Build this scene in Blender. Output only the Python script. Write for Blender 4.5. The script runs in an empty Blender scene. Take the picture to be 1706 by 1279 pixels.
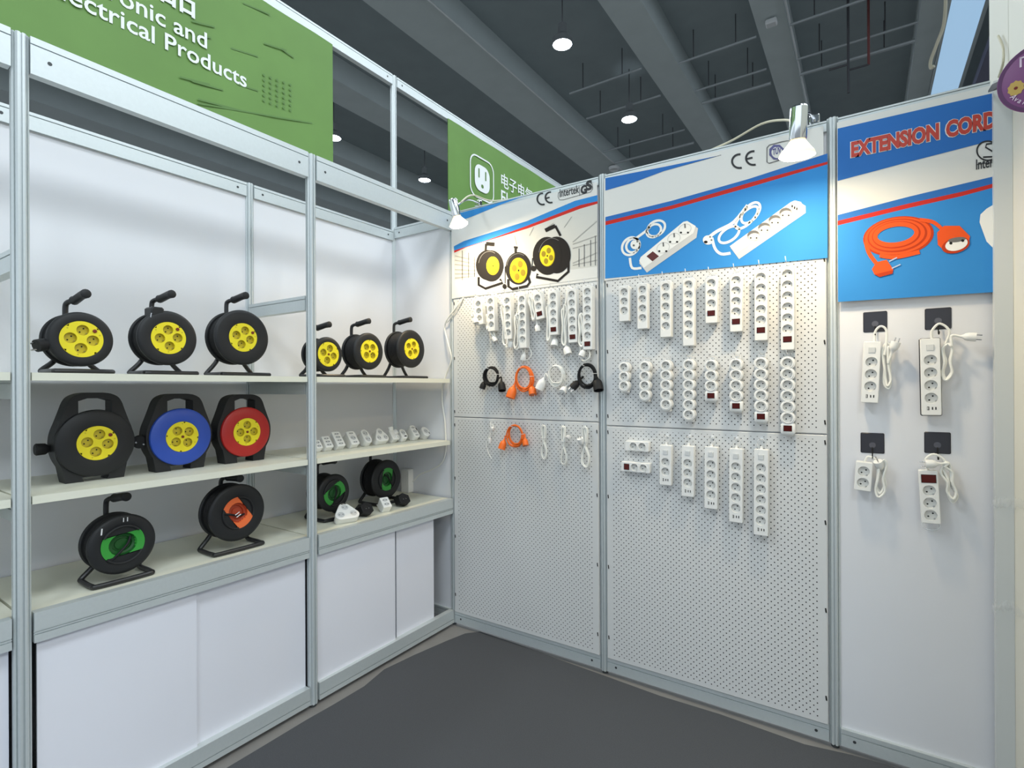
import bpy, bmesh, math, random
from mathutils import Matrix, Vector
R = math.radians
S = bpy.context.scene
COL = S.collection

# ------------------------------------------------------------------ camera
CAM = Vector((2.0878, -2.4654, 1.4407)); YAW = 0.5918; F = 877.85; ROLL = -0.0046; U0 = 853.0; V0 = 643.96
cd = bpy.data.cameras.new('camera'); cam = bpy.data.objects.new('camera', cd); COL.objects.link(cam)
cd.sensor_fit = 'HORIZONTAL'; cd.sensor_width = 36.0; cd.lens = 36.0 * F / 1706
cd.shift_y = (V0 - 639.5) / 1706; cd.clip_start = 0.02; cd.clip_end = 200
cam.matrix_world = Matrix.Translation(CAM) @ Matrix.Rotation(YAW, 4, 'Z') @ Matrix.Rotation(R(90), 4, 'X') @ Matrix.Rotation(ROLL, 4, 'Z')
S.camera = cam
S.view_settings.view_transform = 'Standard'; S.view_settings.look = 'None'
S.view_settings.exposure = 0.32; S.view_settings.gamma = 1.0; S.view_settings.use_curve_mapping = False

# ------------------------------------------------------------------ world and hall light
W = bpy.data.worlds.new('hall_air'); S.world = W; W.use_nodes = True
W.node_tree.nodes['Background'].inputs[0].default_value = (0.80, 0.90, 1.0, 1); W.node_tree.nodes['Background'].inputs[1].default_value = 1.25
HALL_POWER = 350.0
LAMP_Z = 8.3
HALL_AND_FILL_LAMPS = [(-2.95, 6.9), (-2.95, 10.5), (-10.05, 6.85), (-10.05, 10.45), (4.1, 6.9), (-2.95, 3.3), (4.1, 3.3), (-2.95, -0.3), (4.1, -0.3),
              (4.1, -3.9), (-2.95, -3.9), (11.1, -0.3), (11.1, -3.9), (4.1, -7.5), (11.1, -7.5), (-2.95, -7.5), (11.1, 3.3)]  # unseen lamps continuing the grid, added to brighten the walls and doors
CLIP_POWER = 4.2


# ------------------------------------------------------------------ helpers
def ray(px, py):
    a = px - U0; b = py - V0; cr = math.cos(ROLL); sr = math.sin(ROLL)
    A = a * cr + b * sr; B = -a * sr + b * cr; r = A / F
    return Vector((r * math.cos(YAW) - math.sin(YAW), r * math.sin(YAW) + math.cos(YAW), -B / F))
def on_x(v, px, py): d = ray(px, py); return CAM + d * ((v - CAM.x) / d.x)
def on_y(v, px, py): d = ray(px, py); return CAM + d * ((v - CAM.y) / d.y)
def on_z(v, px, py): d = ray(px, py); return CAM + d * ((v - CAM.z) / d.z)
def at_w(w, px, py): return CAM + ray(px, py) * w
def lin(c): return tuple(((v / 255) / 12.92 if v / 255 <= 0.04045 else ((v / 255 + 0.055) / 1.055) ** 2.4) for v in c)

MATS = {}
def mat(name, rgb, rough=0.5, metal=0.0, emit=None, es=0.0, noise=0.0, nscale=40.0, bump=0.0, alpha=None, trans=0.0, spec=0.5):
    if name in MATS: return MATS[name]
    m = bpy.data.materials.new(name); m.use_nodes = True; nt = m.node_tree; b = nt.nodes['Principled BSDF']
    c = lin(rgb) + (1,)
    b.inputs['Base Color'].default_value = c; b.inputs['Roughness'].default_value = rough; b.inputs['Metallic'].default_value = metal
    b.inputs['Specular IOR Level'].default_value = spec
    if emit: b.inputs['Emission Color'].default_value = lin(emit) + (1,); b.inputs['Emission Strength'].default_value = es
    if trans: b.inputs['Transmission Weight'].default_value = trans
    if alpha is not None: b.inputs['Alpha'].default_value = alpha
    if noise or bump:
        tc = nt.nodes.new('ShaderNodeTexCoord'); n = nt.nodes.new('ShaderNodeTexNoise'); n.inputs['Scale'].default_value = nscale; n.inputs['Detail'].default_value = 5
        nt.links.new(tc.outputs['Object'], n.inputs['Vector'])
        if noise:
            mx = nt.nodes.new('ShaderNodeMixRGB'); mx.blend_type = 'MIX'
            mx.inputs[1].default_value = tuple(v * (1 - noise) for v in c[:3]) + (1,); mx.inputs[2].default_value = tuple(min(1, v * (1 + noise)) for v in c[:3]) + (1,)
            nt.links.new(n.outputs['Fac'], mx.inputs[0]); nt.links.new(mx.outputs[0], b.inputs['Base Color'])
        if bump:
            bp = nt.nodes.new('ShaderNodeBump'); bp.inputs['Strength'].default_value = bump; bp.inputs['Distance'].default_value = 0.002
            nt.links.new(n.outputs['Fac'], bp.inputs['Height']); nt.links.new(bp.outputs[0], b.inputs['Normal'])
    MATS[name] = m; return m

def pegboard_material():
    m = mat('perforated_board', (216, 217, 216), 0.5); nt = m.node_tree; b = nt.nodes['Principled BSDF']
    N = nt.nodes.new; L = nt.links.new
    tc = N('ShaderNodeTexCoord'); sp = N('ShaderNodeSeparateXYZ'); L(tc.outputs['Object'], sp.inputs[0])
    def M(op, a, bb=None):
        n = N('ShaderNodeMath'); n.operation = op
        for i, v in enumerate((a, bb)):
            if v is None: continue
            if isinstance(v, (int, float)): n.inputs[i].default_value = v
            else: L(v, n.inputs[i])
        return n.outputs[0]
    P = 0.0256; ds = []
    for off in (0.0, 0.5):
        q = []
        for k in ('X', 'Z'):
            u = M('ADD', M('DIVIDE', sp.outputs[k], P), 50 + off); q.append(M('POWER', M('SUBTRACT', M('FRACT', u), 0.5), 2))
        ds.append(M('SQRT', M('ADD', q[0], q[1])))
    d = M('MINIMUM', ds[0], ds[1]); f = M('LESS_THAN', d, 0.0027 / P)
    mx = N('ShaderNodeMixRGB'); mx.inputs[1].default_value = lin((216, 217, 216)) + (1,); mx.inputs[2].default_value = lin((46, 46, 48)) + (1,)
    L(f, mx.inputs[0]); L(mx.outputs[0], b.inputs['Base Color'])
    return m

class MB:
    def __init__(s): s.v = []; s.f = []; s.m = []; s.M = Matrix(); s.mats = []
    def mi(s, m):
        if m not in s.mats: s.mats.append(m)
        return s.mats.index(m)
    def add(s, vs, fs, m):
        o = len(s.v); k = s.mi(m)
        s.v += [tuple(s.M @ Vector(p)) for p in vs]
        s.f += [tuple(i + o for i in f) for f in fs]; s.m += [k] * len(fs); return s
    def box(s, x0, x1, y0, y1, z0, z1, m, c=0.0):
        if c <= 0:
            vs = [(x, y, z) for x in (x0, x1) for y in (y0, y1) for z in (z0, z1)]
            return s.add(vs, [(0, 1, 3, 2), (4, 6, 7, 5), (0, 4, 5, 1), (2, 3, 7, 6), (0, 2, 6, 4), (1, 5, 7, 3)], m)
        # chamfered along the y direction's two faces and the four long edges
        def rr(i): return [(x0 + i + c, z0 + i), (x1 - i - c, z0 + i), (x1 - i, z0 + i + c), (x1 - i, z1 - i - c), (x1 - i - c, z1 - i), (x0 + i + c, z1 - i), (x0 + i, z1 - i - c), (x0 + i, z0 + i + c)]
        rings = [[(p[0], y0, p[1]) for p in rr(c * .7)], [(p[0], y0 + c * .7, p[1]) for p in rr(0)], [(p[0], y1 - c * .7, p[1]) for p in rr(0)], [(p[0], y1, p[1]) for p in rr(c * .7)]]
        return s.loft(rings, m, True)
    def loft(s, rings, m, cap=True, closed=True):
        n = len(rings[0]); vs = [p for r in rings for p in r]; fs = []
        for a in range(len(rings) - 1):
            for i in range(n if closed else n - 1):
                j = (i + 1) % n; fs.append((a * n + i, a * n + j, (a + 1) * n + j, (a + 1) * n + i))
        if cap: fs += [tuple(range(n - 1, -1, -1)), tuple(range((len(rings) - 1) * n, len(rings) * n))]
        return s.add(vs, fs, m)
    def prism(s, poly, a, b, axis, m):
        def P(p, t):
            return (t, p[0], p[1]) if axis == 'x' else ((p[0], t, p[1]) if axis == 'y' else (p[0], p[1], t))
        return s.loft([[P(p, a) for p in poly], [P(p, b) for p in poly]], m)
    def lathe(s, prof, m, n=32, cx=0, cz=0, axis='y', cap=False):
        rings = []
        for r, h in prof:
            ring = []
            for k in range(n):
                t = 2 * math.pi * k / n; a = r * math.cos(t); b = r * math.sin(t)
                ring.append((cx + a, h, cz + b) if axis == 'y' else ((cx + a, cz + b, h) if axis == 'z' else (h, cx + a, cz + b)))
            rings.append(ring)
        return s.loft(rings, m, cap)
    def disc(s, cx, y, cz, r, m, n=24): return s.add([(cx + r * math.cos(2 * math.pi * k / n), y, cz + r * math.sin(2 * math.pi * k / n)) for k in range(n)], [tuple(range(n))], m)
    def tube(s, pts, r, m, n=8, closed=False, smooth=0, cap=True):
        pts = [Vector(p) for p in pts]
        if smooth: pts = catmull(pts, smooth, closed)
        k = len(pts); rings = []; up = None
        for i in range(k):
            a = pts[(i - 1) % k] if (closed or i > 0) else pts[i]; b = pts[(i + 1) % k] if (closed or i < k - 1) else pts[i]
            t = (b - a); t = t.normalized() if t.length > 1e-9 else Vector((0, 0, 1))
            if up is None: up = t.orthogonal().normalized()
            up = up - t * up.dot(t); up = up.normalized() if up.length > 1e-6 else t.orthogonal().normalized()
            w = t.cross(up); rr = r[i] if isinstance(r, (list, tuple)) else r
            rings.append([tuple(pts[i] + up * rr * math.cos(2 * math.pi * q / n) + w * rr * math.sin(2 * math.pi * q / n)) for q in range(n)])
        if closed: rings.append(rings[0])
        return s.loft(rings, m, cap and not closed)
    def build(s, name, parent=None, loc=(0, 0, 0), rot=(0, 0, 0), kind=None, label=None, cat=None, group=None, angle=35):
        me = bpy.data.meshes.new(name); me.from_pydata(s.v, [], s.f); 
        for m in s.mats: me.materials.append(m)
        me.polygons.foreach_set('material_index', s.m); me.polygons.foreach_set('use_smooth', [True] * len(s.f)); me.update()
        me.set_sharp_from_angle(angle=R(angle))
        o = bpy.data.objects.new(name, me); COL.objects.link(o); o.location = loc; o.rotation_euler = rot
        if parent: o.parent = parent
        return tag(o, label, cat, group, kind)

def tag(o, label=None, cat=None, group=None, kind=None):
    if label: o['label'] = label
    if cat: o['category'] = cat
    if group: o['group'] = group
    if kind: o['kind'] = kind
    return o
def thing(name, label, cat, loc=(0, 0, 0), rot=(0, 0, 0), group=None):
    o = bpy.data.objects.new(name, None); o.empty_display_size = 0.05; COL.objects.link(o)
    o.location = loc; o.rotation_euler = rot; return tag(o, label, cat, group)
def catmull(p, n, closed=False):
    out = []; k = len(p)
    for i in range(k if closed else k - 1):
        g = (lambda j: p[j % k]) if closed else (lambda j: p[max(0, min(k - 1, j))])
        a, b, c, d = g(i - 1), g(i), g(i + 1), g(i + 2)
        for q in range(n):
            t = q / n; out.append(0.5 * ((2 * b) + (c - a) * t + (2 * a - 5 * b + 4 * c - d) * t * t + (3 * b - a - 3 * c + d) * t ** 3))
    if not closed: out.append(p[-1])
    return out
def text(body, m, parent, width=None, height=None, loc=(0, 0, 0), rot=(R(90), 0, 0), bold=0.0, align='LEFT', name='lettering', shear=0.0, size=None):
    cu = bpy.data.curves.new(name, 'FONT'); cu.body = body; cu.extrude = 0.0004; cu.offset = bold; cu.materials.append(m); cu.shear = shear
    cu.resolution_u = 3
    o = bpy.data.objects.new(name, cu); COL.objects.link(o); bpy.context.view_layer.update()
    bb = [Vector(c) for c in o.bound_box]; x0 = min(c.x for c in bb); x1 = max(c.x for c in bb); y0 = min(c.y for c in bb); y1 = max(c.y for c in bb)
    sx = width / (x1 - x0) if width else None; sy = height / (y1 - y0) if height else None
    if size: sx = sy = size
    sx = sx or sy; sy = sy or sx
    o.scale = (sx, sy, 1)
    dx = {'LEFT': -x0, 'RIGHT': -x1, 'CENTER': -(x0 + x1) / 2}[align] * sx; dy = -y0 * sy
    o.rotation_euler = rot
    o.location = Vector(loc) + o.rotation_euler.to_matrix() @ Vector((dx, dy, 0))
    me = bpy.data.meshes.new_from_object(o.evaluated_get(bpy.context.evaluated_depsgraph_get())); me.name = name
    q = bpy.data.objects.new('printed_words', me); COL.objects.link(q); q.location = o.location; q.rotation_euler = o.rotation_euler; q.scale = o.scale
    bpy.data.objects.remove(o); bpy.data.curves.remove(cu); q.name = name
    if parent: q.parent = parent
    return q

# ------------------------------------------------------------------ materials
ALU = mat('brushed_aluminium', (204, 211, 212), 0.42, 0.35, noise=0.05, nscale=90)
ALUD = mat('aluminium_groove', (70, 74, 76), 0.5, 0.4)
WHITE = mat('white_laminate', (226, 227, 231), 0.45, noise=0.012, nscale=6)
SHELFM = mat('cream_shelf_board', (226, 226, 210), 0.4, noise=0.02, nscale=9)
DOORM = mat('cabinet_door_white', (230, 231, 239), 0.4, noise=0.012, nscale=5)
PEGP = mat('board_edge_white', (216, 217, 216), 0.5)
PEG = pegboard_material()
BLACK = mat('black_plastic', (30, 31, 33), 0.48, spec=0.4)
RUBBER = mat('black_rubber', (24, 24, 26), 0.6, spec=0.3)
TUBEB = mat('black_painted_tube', (28, 28, 30), 0.32)
YEL = mat('yellow_plastic', (240, 222, 34), 0.4)
YELD = mat('yellow_plastic_recess', (206, 186, 40), 0.45)
BLUEP = mat('blue_plastic', (42, 78, 176), 0.4)
REDP = mat('red_plastic', (178, 34, 30), 0.4)
GREENP = mat('green_plastic', (54, 150, 58), 0.35)
GREEND = mat('shaded_green_plastic', (24, 80, 32), 0.3)  # darker copy of the green: shade of the recessed bowl put into the colour
ORANGEP = mat('orange_plastic', (236, 112, 58), 0.38)
ORANGED = mat('shaded_orange_plastic', (176, 66, 36), 0.35)  # same orange darkened, recess shade painted into the bowl
ORANGEC = mat('orange_cable', (240, 112, 30), 0.45)
WP = mat('white_plastic', (236, 236, 233), 0.35)
WPS = mat('white_socket_recess', (214, 214, 210), 0.45)
GP = mat('grey_plastic', (196, 198, 198), 0.4)
DARK = mat('dark_hole', (18, 18, 18), 0.8)
SWR = mat('dark_red_switch', (88, 26, 22), 0.25)
METAL = mat('steel_pin', (200, 200, 202), 0.25, 1.0)
CHROME = mat('chrome', (225, 228, 230), 0.12, 1.0)
CLEAR = mat('clear_film', (235, 238, 240), 0.15, alpha=0.28)
HOOKM = mat('white_wire', (232, 234, 236), 0.3)
CORDW = mat('white_cable', (236, 236, 230), 0.42)
BTN = mat('red_brown_button', (120, 36, 22), 0.3)
CONC = mat('hall_concrete', (142, 153, 156), 0.85, noise=0.10, nscale=2.0)
CONCB = mat('beam_concrete', (176, 185, 185), 0.85, noise=0.08, nscale=2.0)
FLOORM = mat('hall_floor_grey', (132, 130, 128), 0.5, noise=0.15, nscale=12)
CARPET = mat('dark_grey_carpet', (82, 84, 88), 0.95, noise=0.22, nscale=260, bump=0.5, spec=0.1)
PIPE = mat('grey_pipe', (150, 156, 158), 0.5, 0.3)
PIPED = mat('dark_hanger_rod', (70, 70, 74), 0.6)
GRN = mat('banner_green', (100, 140, 64), 0.55, noise=0.16, nscale=3.5)
GRNL = mat('banner_green_light', (126, 160, 98), 0.55)
GRND = mat('banner_green_dark', (88, 126, 60), 0.55)
INKW = mat('white_ink', (236, 240, 238), 0.5)
INKK = mat('black_ink', (26, 28, 32), 0.5)
PW = mat('poster_white', (222, 222, 218), .75, spec=.2)
PB = mat('poster_blue', (56, 138, 208), .75, noise=0.04, nscale=3, spec=.2)
PBD = mat('poster_deep_blue', (52, 112, 186), .75, spec=.2)
PR = mat('poster_red', (196, 50, 44), .75, spec=.2)
PG1 = mat('poster_grey_pale', (206, 206, 200), .75, spec=.2)
PG2 = mat('poster_grey_mid', (166, 166, 162), .75, spec=.2)
PG3 = mat('poster_grey_dark', (112, 112, 112), .75, spec=.2)
PK = mat('poster_black', (34, 32, 32), .75, spec=.2)
PY = mat('poster_yellow', (240, 216, 40), .75, spec=.2)
PYD = mat('poster_yellow_dark', (158, 136, 40), .75, spec=.2)
PWS = mat('poster_strip_white', (238, 238, 234), .75, spec=.2)
PWD = mat('poster_strip_shade', (206, 206, 204), .75, spec=.2)
PO = mat('poster_orange', (232, 88, 38), .75, spec=.2)
POD = mat('poster_orange_dark', (186, 62, 28), .75, spec=.2)

# ------------------------------------------------------------------ booth shell
P = 0.99; D = 0.507; H = 2.495
def post_section(cx, cy, r=0.021, g=0.005):
    pts = []
    for k in range(8):
        a0 = R(22.5 + 45 * k); a1 = R(22.5 + 45 * (k + 1))
        p0 = Vector((math.cos(a0), math.sin(a0))) * r; p1 = Vector((math.cos(a1), math.sin(a1))) * r; n = Vector((math.cos((a0 + a1) / 2), math.sin((a0 + a1) / 2)))
        pts += [p0, p0.lerp(p1, .36), p0.lerp(p1, .36) - n * g, p0.lerp(p1, .64) - n * g, p0.lerp(p1, .64)]
    return [(cx + p.x, cy + p.y) for p in pts]
def post_mb(cx, cy, z0, z1, r=0.021):
    mb = MB(); mb.prism(post_section(cx, cy, r), z0 + 0.012, z1, 'z', ALU); mb.lathe([(0.0, z0), (r * .7, z0), (r * .7, z0 + 0.013), (0.0, z0 + 0.013)], ALUD, 12, cx, cy, 'z'); return mb
def rail_mb(axis, a, b, z0, z1, c, half=0.016, grooves=(0.8,), dots=True, m=None):
    """extruded rail along an axis, with a dark groove line; c is the other horizontal coordinate"""
    m = m or ALU; mb = MB(); zs = []
    for g in grooves: zs.append(z0 + (z1 - z0) * g)
    poly = [(c - half, z0), (c + half, z0)]
    for z in sorted(zs): poly += [(c + half, z - .002), (c + half - .006, z - .002), (c + half - .006, z + .002), (c + half, z + .002)]
    poly += [(c + half, z1), (c - half, z1)]
    for z in sorted(zs, reverse=True): poly += [(c - half, z + .002), (c - half + .006, z + .002), (c - half + .006, z - .002), (c - half, z - .002)]
    if axis == 'x': mb.prism([(p[0], p[1]) for p in poly], a, b, 'x', m)
    else: mb.prism([(p[0], p[1]) for p in poly], a, b, 'y', m)
    if dots:
        zc = z0 + (z1 - z0) * .45
        for t in (a + .045, b - .045):
            for sgn in (-1, 1):
                cc = c + sgn * (half + .0006)
                if axis == 'x': mb.add([(t + .006 * math.cos(R(k * 36)), cc, zc + .006 * math.sin(R(k * 36))) for k in range(10)], [tuple(range(10))], ALUD)
                else: mb.add([(cc, t + .006 * math.cos(R(k * 36)), zc + .006 * math.sin(R(k * 36))) for k in range(10)], [tuple(range(10))], ALUD)
    return mb
_trim = [0]
def trim(mb): _trim[0] += 1; return mb.build('trim_%d' % _trim[0], kind='structure')

b = MB(); b.add([(-40, -25, -.002), (30, -25, -.002), (30, 60, -.002), (-40, 60, -.002)], [(0, 1, 2, 3)], FLOORM); b.build('floor', kind='structure')
# left wall panels, back wall panels, right wall
b = MB()
for k in range(4): b.box(-D - .003, -D + .003, -P * (k + 1) + .018, -P * k - .018, .05, 2.42, WHITE)
b.build('wall_left', kind='structure')
b = MB(); b.box(-D + .018, -.018, -.003, .003, .05, 2.43, WHITE)
for x0, x1 in ((0, P), (P, 2 * P), (2 * P, 2.50)): b.box(x0 + .015, x1 - .015, -.003, .003, .05, 2.46, WHITE)
b.build('wall_back', kind='structure')
CREAM = mat('cream_panel', (224, 222, 210), 0.5)
b = MB(); b.box(2.5, 2.54, .006, .34, 0, 3.6, CREAM); b.box(2.5, 2.54, -1.3, -.0, 0, 3.6, CREAM)
b.build('wall_right', kind='structure')
b = MB(); b.box(2.452, 2.4995, -.055, -.024, 0.0, 2.475, mat('end_strip_white', (206, 210, 210), 0.5)); trim(b)
for cx, cy, z in ((-D, 0, 3.5), (-D, -P, 2.475), (-D, -2 * P, 2.475), (P, 0, H + .01), (2 * P, 0, H + .01)): trim(post_mb(cx, cy, 0, z))
# wall rails
for k in range(3): trim(rail_mb('y', -P * (k + 1) + .02, -P * k - .02, 2.405, 2.472, -D))
for k in range(3): trim(rail_mb('y', -P * (k + 1) + .02, -P * k - .02, 0.02, 0.09, -D, dots=False))
trim(rail_mb('x', -D + .02, -.02, 2.42, 2.49, 0)); trim(rail_mb('x', -D + .02, -.02, 0.02, 0.09, 0, dots=False))
for x0, x1 in ((0, P), (P, 2 * P), (2 * P, 2.47)):
    trim(rail_mb('x', x0 + .02, x1 - .02, 2.455, 2.497, 0, dots=False)); trim(rail_mb('x', x0 + .02, x1 - .02, 0.018, 0.085, 0, grooves=(.72,), half=.018))
# fascia rails and posts over the left wall
trim(rail_mb('y', -3.6, -.02, 3.435, 3.5, -D)); trim(rail_mb('y', .02, 4.5, 3.435, 3.5, -D)); 

# ------------------------------------------------------------------ shelf stand: posts, beams, cross rails
def put(mb, name, label, cat, group=None): return mb.build(name, label=label, cat=cat, group=group)
put(post_mb(0, -2 * P, 0, H, .022), 'aluminium_post', 'tall grooved aluminium post at the far left, left of the black reels', 'post', 'front posts of the shelf stand')
put(post_mb(0, -P, 0, H, .022), 'aluminium_post', 'grooved aluminium post between the red reel and the small white adapters', 'post', 'front posts of the shelf stand')
put(post_mb(0, 0, 0, H - .02, .02), 'aluminium_post', 'grooved aluminium corner post where shelves meet the left pegboard', 'post', 'front posts of the shelf stand')
for k, lb in enumerate(('aluminium header beam over the bay of small adapters, ending at the corner clip lamp', 'aluminium header beam over the bay with blue and red reels', 'short visible header beam left of the far left post')):
    put(rail_mb('y', -P * (k + 1) + .022, -P * k - .022, 2.385, 2.497, 0, grooves=(.8,)), 'header_beam', lb, 'beam', 'front header beams')
for j, (yb, wh) in enumerate(((-P, 'beside the middle post'), (-2 * P, 'beside the far left post'))):
    for z0, z1, lb in ((1.792, 1.858, 'empty aluminium cross rail above the top shelf'), (1.41, 1.474, 'aluminium cross rail under the top shelf'), (1.045, 1.094, 'aluminium cross rail under the middle shelf')):
        put(rail_mb('x', -D + .022, -.022, z0, z1, yb, dots=False, grooves=(.75,)), 'cross_rail', lb + ' ' + wh, 'rail', 'cross rails of the shelf stand')

# shelves
BAY = ('right bay, by the corner', 'wide bay between the two tall posts', 'bay cut off by the left edge')
for k in range(3):
    y1 = -P * k - (.004 if k else .02); y0 = -P * (k + 1) + .004
    for z, nm in ((1.478, 'top'), (1.105, 'middle')):
        bb = MB(); bb.box(-D + .02, -.022, y0, y1, z - .004, z + .010, SHELFM); bb.box(-.022, .006, y0 + .02, y1 - .02, z - .012, z + .012, SHELFM)
        put(bb, 'display_shelf', 'white %s shelf board in the %s' % (nm, BAY[k]), 'shelf', 'shelf boards')
# cabinets
for k in range(3):
    y1 = -P * k; y0 = -P * (k + 1)
    t = thing('display_cabinet', 'low white sliding-door cabinet with cream top in the ' + BAY[k], 'cabinet', (-.25, (y0 + y1) / 2, 0), group='low cabinets')
    def loc(mb): mb.M = Matrix.Translation((.25, -(y0 + y1) / 2, 0)); return mb
    bb = loc(MB()); bb.box(-D + .024, -.026, y0 + .004, y1 - (.004 if k else .024), .74, .765, SHELFM); bb.box(-.026, .004, y0 + .026, y1 - .026, .758, .766, SHELFM); bb.build('counter_top', t)
    bb = loc(MB()); mb2 = rail_mb('y', y0 + .025, y1 - .025, .678, .768, 0, grooves=(.28, .36), dots=False); bb.add(mb2.v, mb2.f, ALU); bb.build('top_rail', t)
    bb = loc(MB()); mb2 = rail_mb('y', y0 + .025, y1 - .025, .017, .095, 0, grooves=(.28,), dots=False); bb.add(mb2.v, mb2.f, ALU); bb.build('base_rail', t)
    spl = y0 + (.485 if k else .5)
    bb = loc(MB()); bb.box(-.012, -.004, y0 + (.035 if k != 0 else .026), spl + .01, .088, .69, DOORM); bb.build('door', t)
    bb = loc(MB()); bb.box(-.024, -.016, spl - (.0 if k else -.03), y1 - (.026 if k else .165), .088, .69, DOORM); bb.build('door', t)
    bb = loc(MB()); bb.box(-D + .02, -.04, y0 + .003, y0 + .009, .03, .74, mat('cabinet_inside', (120, 122, 126), .6)); bb.box(-D + .02, -.04, y0 + .009, y1 - .01, .03, .036, mat('cabinet_inside', (120, 122, 126), .6)); bb.build('carcass', t)

# ------------------------------------------------------------------ carpet
edge_l = [(380, 1279), (440, 1243), (511, 1200), (555, 1175), (607, 1144), (640, 1116), (690, 1092), (745, 1068)]
edge_r = [(775, 1056), (800, 1053), (860, 1073), (930, 1099), (1000, 1124), (1099, 1160), (1200, 1191), (1340, 1241), (1420, 1259), (1480, 1276)]
pts = [on_z(0, *p) for p in edge_l + edge_r]
poly = [(.19, -4.5)] + [(p.x, p.y) for p in pts] + [(2.5, -.06), (4.5, -.06), (4.5, -4.5)]
b = MB(); b.prism(poly, -.001, .004, 'z', CARPET); put(b, 'carpet', 'dark grey carpet laid over the booth floor with a wavy cut edge', 'carpet')

# ------------------------------------------------------------------ hall ceiling
ZC = 9.6; ZB = 9.0
b = MB(); b.box(-40, 40, -25, 60, ZC, ZC + .3, CONC); b.build('ceiling', kind='structure')
for x0, x1 in ((-6.05, -5.0), (-2.25, -1.55), (0.2, 0.76), (3.02, 3.45), (-9.6, -8.7), (-13, -12.2), (-17, -16)):
    b = MB(); b.box(x0, x1, -20, 55, ZB, ZC + .01, CONCB); b.build('ceiling_beam', kind='structure')
SKYL = mat('skylight_glass', (150, 185, 215), .4, emit=(160, 195, 225), es=.62)
b = MB(); b.box(3.5, 4.05, -20, 55, 8.95, 9.0, SKYL); b.box(3.46, 3.5, -20, 55, 8.93, 9.62, CONCB); b.box(4.05, 4.12, -20, 55, 8.93, 9.62, CONCB); b.build('window_1', kind='structure')
b = MB()
for i in range(6): b.box(4.3 + i * .42, 4.55 + i * .42, -20, 55, 8.7, 8.9, mat('purple_grey_slat', (92, 92, 112), .7))
b.build('ceiling_duct', kind='structure')
for i, (y, xs) in enumerate(((9.9, ((-1.5, .15), (.8, 3.0))), (11.3, ((-1.5, .15), (.8, 3.0))), (12.0, ((-1.5, .15), (.8, 3.0))), (11.0, ((-4.4, -2.3),)), (13.2, ((-4.9, -2.3),)), (14.2, ((-4.9, -2.3),)), (9.6, ((-4.2, -2.3),)))):
    for x0, x1 in xs:
        b = MB(); r_ = .045 if i in (2, 5) else .028
        b.tube([(x0, y, 8.95), (x1, y, 8.95)], r_, PIPE, 8)
        for q in (.2, .75): b.tube([(x0 + (x1 - x0) * q, y, 8.95), (x0 + (x1 - x0) * q, y, ZC)], .012, PIPED, 6)
        b.build('ceiling_pipe', kind='structure')
for x, z in ((-4.96, 8.98), (.80, 8.98)):
    b = MB(); b.tube([(x, -10, z), (x, 50, z)], .022, mat('white_conduit', (186, 190, 190), .5), 6); b.build('ceiling_conduit', kind='structure')
RUST = mat('rust_red_pipe', (112, 62, 60), .6)
for px, py0, py1 in ((1413, 140, 195), (1447, 0, 155)):
    p0 = on_z(8.8, px, 60); b = MB(); b.tube([(p0.x, p0.y, 7.6 if py0 else 8.2), (p0.x, p0.y, ZC)], .025, RUST if py0 == 0 else PIPED, 8); b.tube([(p0.x, p0.y, 8.2), (p0.x - .35, p0.y, 8.2)], .02, PIPED, 6); b.build('ceiling_pipe', kind='structure')
LAMPBODY = mat('lamp_housing_grey', (120, 124, 126), .5, .4); GLOW = mat('high_bay_glow', (255, 255, 255), .5, emit=(235, 246, 255), es=30)
hl = ['round high-bay lamp hanging brightest, above the middle of the left pegboard', 'smaller-looking round high-bay lamp hanging above the clip-lamp pegboard, farther off', 'round high-bay lamp glowing at the right edge of the large green banner', 'round high-bay lamp seen through the gap just before the small green banner']
for i, (x, y) in enumerate(HALL_AND_FILL_LAMPS):
    if i < 4:
        t = thing('ceiling_lamp', hl[i], 'lamp', (x, y, LAMP_Z), group='high-bay hall lamps')
        MB().lathe([(.05, .42), (.09, .4), (.1, .2), (.2, .12), (.21, .0), (.19, .0), (.19, .02)], LAMPBODY, 24, axis='z').build('housing', t)
        MB().lathe([(.0, .012), (.19, .012)], GLOW, 24, axis='z').build('diffuser', t)
        MB().tube([(0, 0, .4), (0, 0, ZC - LAMP_Z)], .012, PIPED, 6).build('suspension_rod', t)
    ld = bpy.data.lights.new('hall_and_fill_light', 'SPOT'); ld.energy = HALL_POWER * (1.6 if x > 10 else (1.7 if y < -7 else .9)); ld.spot_size = R(165); ld.spot_blend = .35; ld.shadow_soft_size = 1.1; ld.color = (.87, .955, 1.0)  # unseen outer rows run stronger, as fill for the doors and pegboards
    lo = bpy.data.objects.new('hall_and_fill_light', ld); COL.objects.link(lo); lo.location = (x, y, LAMP_Z - .05)
p = on_z(8.9, 1290, 37); b = MB(); b.box(p.x - .16, p.x + .05, p.y - .09, p.y + .09, 8.86, 8.96, GP, .02); put(b, 'detector_box', 'small white box fixed along the conduit of the ceiling beam', 'detector')
p = on_z(8.9, 1023, 281); b = MB(); b.lathe([(.0, 8.84), (.16, 8.86), (.18, 8.95), (.05, 8.99)], GP, 20, p.x, p.y, 'z'); put(b, 'smoke_detector', 'small round white detector at the far end of the ceiling conduit', 'detector')

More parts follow.
